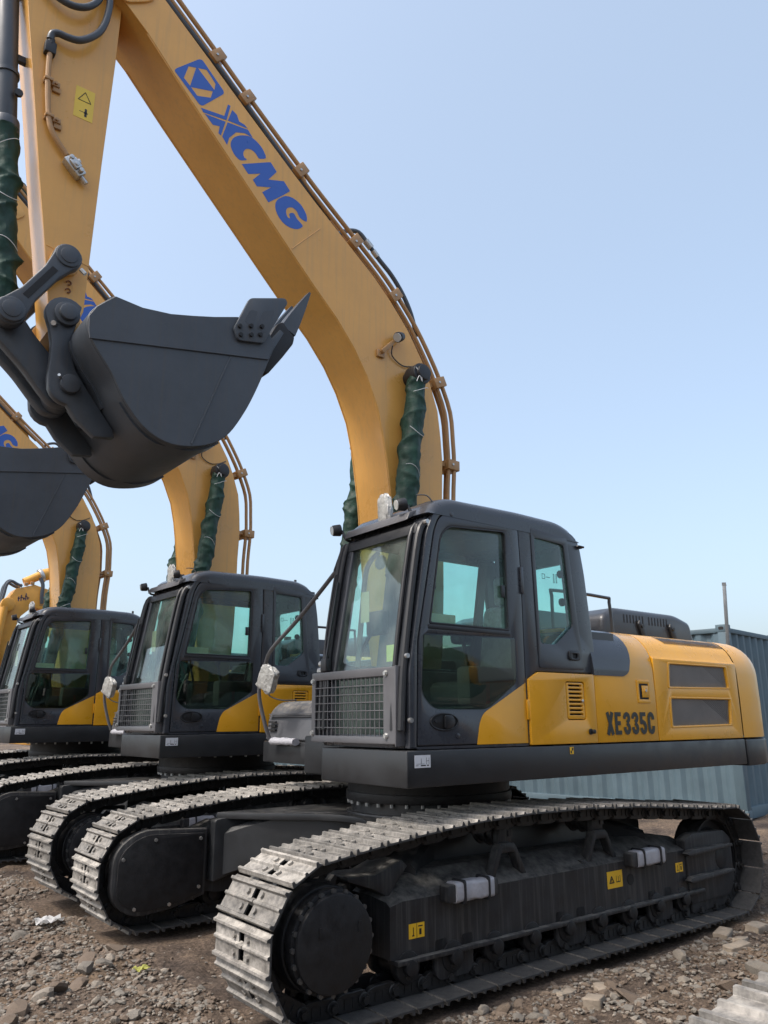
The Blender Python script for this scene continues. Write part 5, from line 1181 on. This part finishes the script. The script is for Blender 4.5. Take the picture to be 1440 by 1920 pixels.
# local x runs along the long face; local -y is the facing side (towards the machines) ; body extends to -y
def corr(b, L_, y, z0, z1, x0=0., depth=.045, pitch=.278, sgn=1):
    pts = []; x = x0
    while x < x0+L_-.01:
        for dx, dd in ((0, 0), (.072, 0), (.140, 1), (.210, 1)):
            if x+dx <= x0+L_: pts.append((x+dx, dd*depth))
        x += pitch
    pts.append((x0+L_, 0))
    return pts
b = B(); pts = corr(b, CL-.32, 0, 0, 0, .16); b.grid([[(x, -.03-d_, .16) for x, d_ in pts], [(x, -.03-d_, CH-.12) for x, d_ in pts]]); b.out('long_wall', CONT, CT, smooth=False)
b = B(); pts = corr(b, CWD-.32, 0, 0, 0, .16); b.grid([[(.03+d_, -x, .16) for x, d_ in pts], [(.03+d_, -x, CH-.12) for x, d_ in pts]]); b.out('end_wall', CONT, CT, smooth=False)
b = B(); b.grid([[(.05, -CWD+.05, CH-.06), (CL-.05, -CWD+.05, CH-.06)], [(.05, -.07, CH-.06), (CL-.05, -.07, CH-.06)]]); b.grid([[(.1, -CWD+.04, .12), (CL-.1, -CWD+.04, .12)], [(.1, -CWD+.04, CH-.06), (CL-.1, -CWD+.04, CH-.06)]]); b.grid([[(CL-.06, -.1, .12), (CL-.06, -CWD+.1, .12)], [(CL-.06, -.1, CH-.06), (CL-.06, -CWD+.1, CH-.06)]]); b.out('roof_sheet', CONT, CT)
for x0, y0 in ((0, 0), (CL-.16, 0), (0, -CWD+.16), (CL-.16, -CWD+.16)):
    b = B(); b.box(x0+.004, x0+.156, y0-.156, y0-.004, .11, CH-.11, bev=.012); b.out('corner_post', CONT, CT)
    for z in (0, CH-.118):
        b = B(); b.box(x0, x0+.178, y0-.16, y0, z, z+.118, bev=.008); cc = b.out('corner_casting', CONT, CT)
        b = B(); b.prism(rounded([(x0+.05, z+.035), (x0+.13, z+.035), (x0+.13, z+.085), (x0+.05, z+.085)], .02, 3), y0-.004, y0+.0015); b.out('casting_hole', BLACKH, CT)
b = B(); b.box(.178, CL-.178, -.075, -.012, CH-.125, CH-.05, bev=.008); b.box(.178, CL-.178, -.075, -.004, .0, .165, bev=.008); b.box(.012, .075, -CWD+.16, -.16, CH-.125, CH-.05, bev=.008); b.box(.004, .075, -CWD+.16, -.16, .0, .165, bev=.008); b.out('rail', CONT, CT)
# steel post leaning behind/at the corner
b = B(); GALV = mat('galvanised_post', (.16, .17, .18), .5, metal=.4, var=.2, vscale=12)
b.box(-.04, .04, -.025, .025, 0, .93, bev=.004); b.box(-.04, -.02, -.03, .03, .93, .96); b.box(.02, .04, -.03, .03, .93, .98)
po = b.out('leaning_steel_post', GALV); tag(po, 'short grey steel post standing at the container corner against the sky', 'post')
po.location = (-7.03, -1.0, 2.70); po.rotation_euler = (R(-3), R(3), R(25))

# ================================================================== rubble
rng = random.Random(11)
STM = [mat('grey_stone', (.165, .148, .126), .9, var=.3, vscale=12, bump=.5, bscale=50), mat('brown_stone', (.135, .102, .076), .9, var=.3, vscale=12, bump=.5, bscale=50), mat('pale_stone', (.23, .20, .165), .9, var=.25, vscale=12, bump=.5, bscale=50)]
def stone_mesh(seed, sub=2, cut=.5):
    bm = bmesh.new(); bmesh.ops.create_icosphere(bm, subdivisions=sub, radius=1)
    rr = random.Random(seed); planes = [(Vector((rr.gauss(0, 1), rr.gauss(0, 1), rr.gauss(0, 1))).normalized(), rr.uniform(cut, .85)) for _ in range(9)]
    for v in bm.verts:
        for n_, d_ in planes:
            k = v.co.dot(n_)
            if k > d_: v.co -= n_*(k-d_)
        v.co *= 1+.08*nz(v.co.x*2+seed, v.co.y*2, v.co.z*2)
        v.co.z *= .7
    me = bpy.data.meshes.new('rubble_stone'); bm.to_mesh(me); bm.free()
    me.polygons.foreach_set('use_smooth', [True]*len(me.polygons)); me.set_sharp_from_angle(angle=R(28)); return me
SM = []
for k in range(12):
    me = stone_mesh(k*7+1); me.materials.append(STM[k % 3]); SM.append(me)
def blocked(x, y, pad=.0):
    for yc, ox in TRACKS:
        if abs(y-yc) < .33+pad and abs(x-ox) < 2.35+pad: return True
    return False
def gz(x, y): return ground_z(x, y)+fine(x, y)
def in_view(x, y):
    d_ = Vector((x, y, 0))-Vector((4.6188, 5.3591, 1.6246)); f_ = d_.dot(fw)
    if f_ < .5: return False
    return abs(d_.dot(rt)/f_) < .53
cnt = 0
while cnt < 260:      # individual larger stones
    x, y = rng.uniform(-3.2, 4.6), rng.uniform(-4.5, 4.6)
    if cnt < 150: x, y = rng.uniform(2.3, 4.4), rng.uniform(-3.5, 3.0)
    elif cnt < 240: x, y = rng.uniform(-2.4, 2.4), rng.uniform(1.66, 3.4)
    s_ = rng.choice((.02, .025, .03, .03, .04, .05, .07))*rng.uniform(.8, 1.3)
    if blocked(x, y, s_) or not in_view(x, y): continue
    o = link('rubble_stone', rng.choice(SM)); o.location = (x, y, gz(x, y)+s_*.18); o.scale = (s_*rng.uniform(.8, 1.4), s_*rng.uniform(.8, 1.2), s_*rng.uniform(.7, 1.1)); o.rotation_euler = (rng.uniform(-.5, .5), rng.uniform(-.5, .5), rng.uniform(0, 6.3))
    tag(o, 'loose angular stone lying in the dirt among the gravel', 'stone', 'loose stones on the ground'); cnt += 1
# gravel too small to count: one object
lowm = []
for k in range(8):
    bm = bmesh.new(); bmesh.ops.create_icosphere(bm, subdivisions=1, radius=1)
    for v in bm.verts: v.co *= 1+.35*nz(v.co.x*1.7+k*5, v.co.y*1.7, v.co.z*1.7); v.co.z *= .7
    lowm.append(([v.co.copy() for v in bm.verts], [[v.index for v in f.verts] for f in bm.faces])); bm.free()
vs, fs, mi = [], [], []; cnt = 0
while cnt < 23000:
    if cnt < 13500: x, y = rng.uniform(2.2, 4.5), rng.uniform(-4.2, 3.4)
    elif cnt < 20000: x, y = rng.uniform(-2.6, 2.4), rng.uniform(1.62, 3.7)
    else: x, y = rng.uniform(-5, 2.6), rng.uniform(-4.5, 4.6)
    if rng.random() > .35+1.1*abs(nz(x*1.4, y*1.4, 9)) or blocked(x, y, .01) or not in_view(x, y): continue
    s_ = rng.uniform(.004, .012)*(1+1.8*rng.random()**4); V_, F_ = rng.choice(lowm); M_ = Matrix.Translation((x, y, gz(x, y)+s_*.2)) @ Matrix.Rotation(rng.uniform(0, 6.3), 4, 'Z') @ Matrix.Rotation(rng.uniform(-.6, .6), 4, 'X') @ Matrix.Diagonal((s_*rng.uniform(.8, 1.5), s_, s_*rng.uniform(.6, 1.1), 1))
    o0 = len(vs); vs += [tuple(M_ @ v) for v in V_]; fs += [[i+o0 for i in f] for f in F_]; mi += [rng.choice((0, 0, 1, 1, 1, 2))]*len(F_); cnt += 1
me = bpy.data.meshes.new('gravel'); me.from_pydata(vs, [], fs)
for q in STM: me.materials.append(q)
me.polygons.foreach_set('material_index', mi); me.update()
tag(link('gravel', me), 'fine brown and grey gravel scattered over the dirt', 'gravel', kind='stuff')
# broken blocks by the track and in the corner
BRK = mat('broken_concrete_block', (.27, .225, .175), .92, var=.3, vscale=10, bump=.5, bscale=40)
for k, (x, y, rz, l_, w_, h_, lab) in enumerate((
    (.57, 2.09, .5, .13, .10, .09, 'broken tan block nearest the bottom edge, right of the dirt patch'),
    (.28, 1.92, .9, .16, .06, .05, 'flat broken tan slab between the near blocks'),
    (.52, 1.84, .3, .17, .06, .05, 'long broken tan slab beside the track shoes'),
    (-1.48, 1.72, .2, .18, .10, .07, 'tan block lying right of the idler end, nearest the track'),
    (-1.43, 1.88, .4, .16, .09, .06, 'tan block in the middle of the pile at the right edge'),
    (-1.20, 1.98, -.2, .22, .08, .06, 'long tan block in front of the pile at the right edge'),
    (-1.85, 1.80, .1, .26, .12, .08, 'large tan block at the back of the pile at right edge'))):
    b = B(); b.box(-l_/2, l_/2, -w_/2, w_/2, -.02, h_, bev=.008, seg=2); bmesh.ops.subdivide_edges(b.bm, edges=b.bm.edges[:], cuts=1)
    for v in b.bm.verts: v.co += Vector((nz(v.co.x*20+k, v.co.y*20, v.co.z*20), nz(v.co.y*20, v.co.x*20+k, 3), nz(v.co.z*20, k, v.co.x*20)))*.022
    o = b.out('broken_block', BRK); o.location = (x, y, gz(x, y)-.025); o.rotation_euler = (rng.uniform(-.12, .12), rng.uniform(-.12, .12), rz); tag(o, lab, 'block', 'broken blocks')
# litter
def scrap(name, mt_, x, y, s_, lab, seed):
    rows = []
    for i in range(9):
        rows.append([(s_*(i/8-.5)+.01*nz(i, k, seed), s_*.7*(k/6-.5)*(1+.4*nz(i*.7, k*.7, seed+4)), .018+.03*s_/.12*nz(i*.55+seed, k*.55, 2)) for k in range(7)])
    b = B(); b.grid(rows); bmesh.ops.solidify(b.bm, geom=b.bm.faces[:], thickness=.003); o = b.out(name, mt_, ang=70); o.location = (x, y, gz(x, y)+.025); tag(o, lab, 'litter'); return o
scrap('plastic_scrap', mat('white_plastic_bag', (.72, .72, .72), .5, var=.06), 2.47, -2.02, .22, 'crumpled white plastic scrap beside the second track from right', 2)
scrap('paper_scrap', mat('pale_green_paper', (.55, .55, .16), .7), 2.40, -.13, .10, 'pale yellow-green paper scrap on the dirt left of the nearest track', 5)
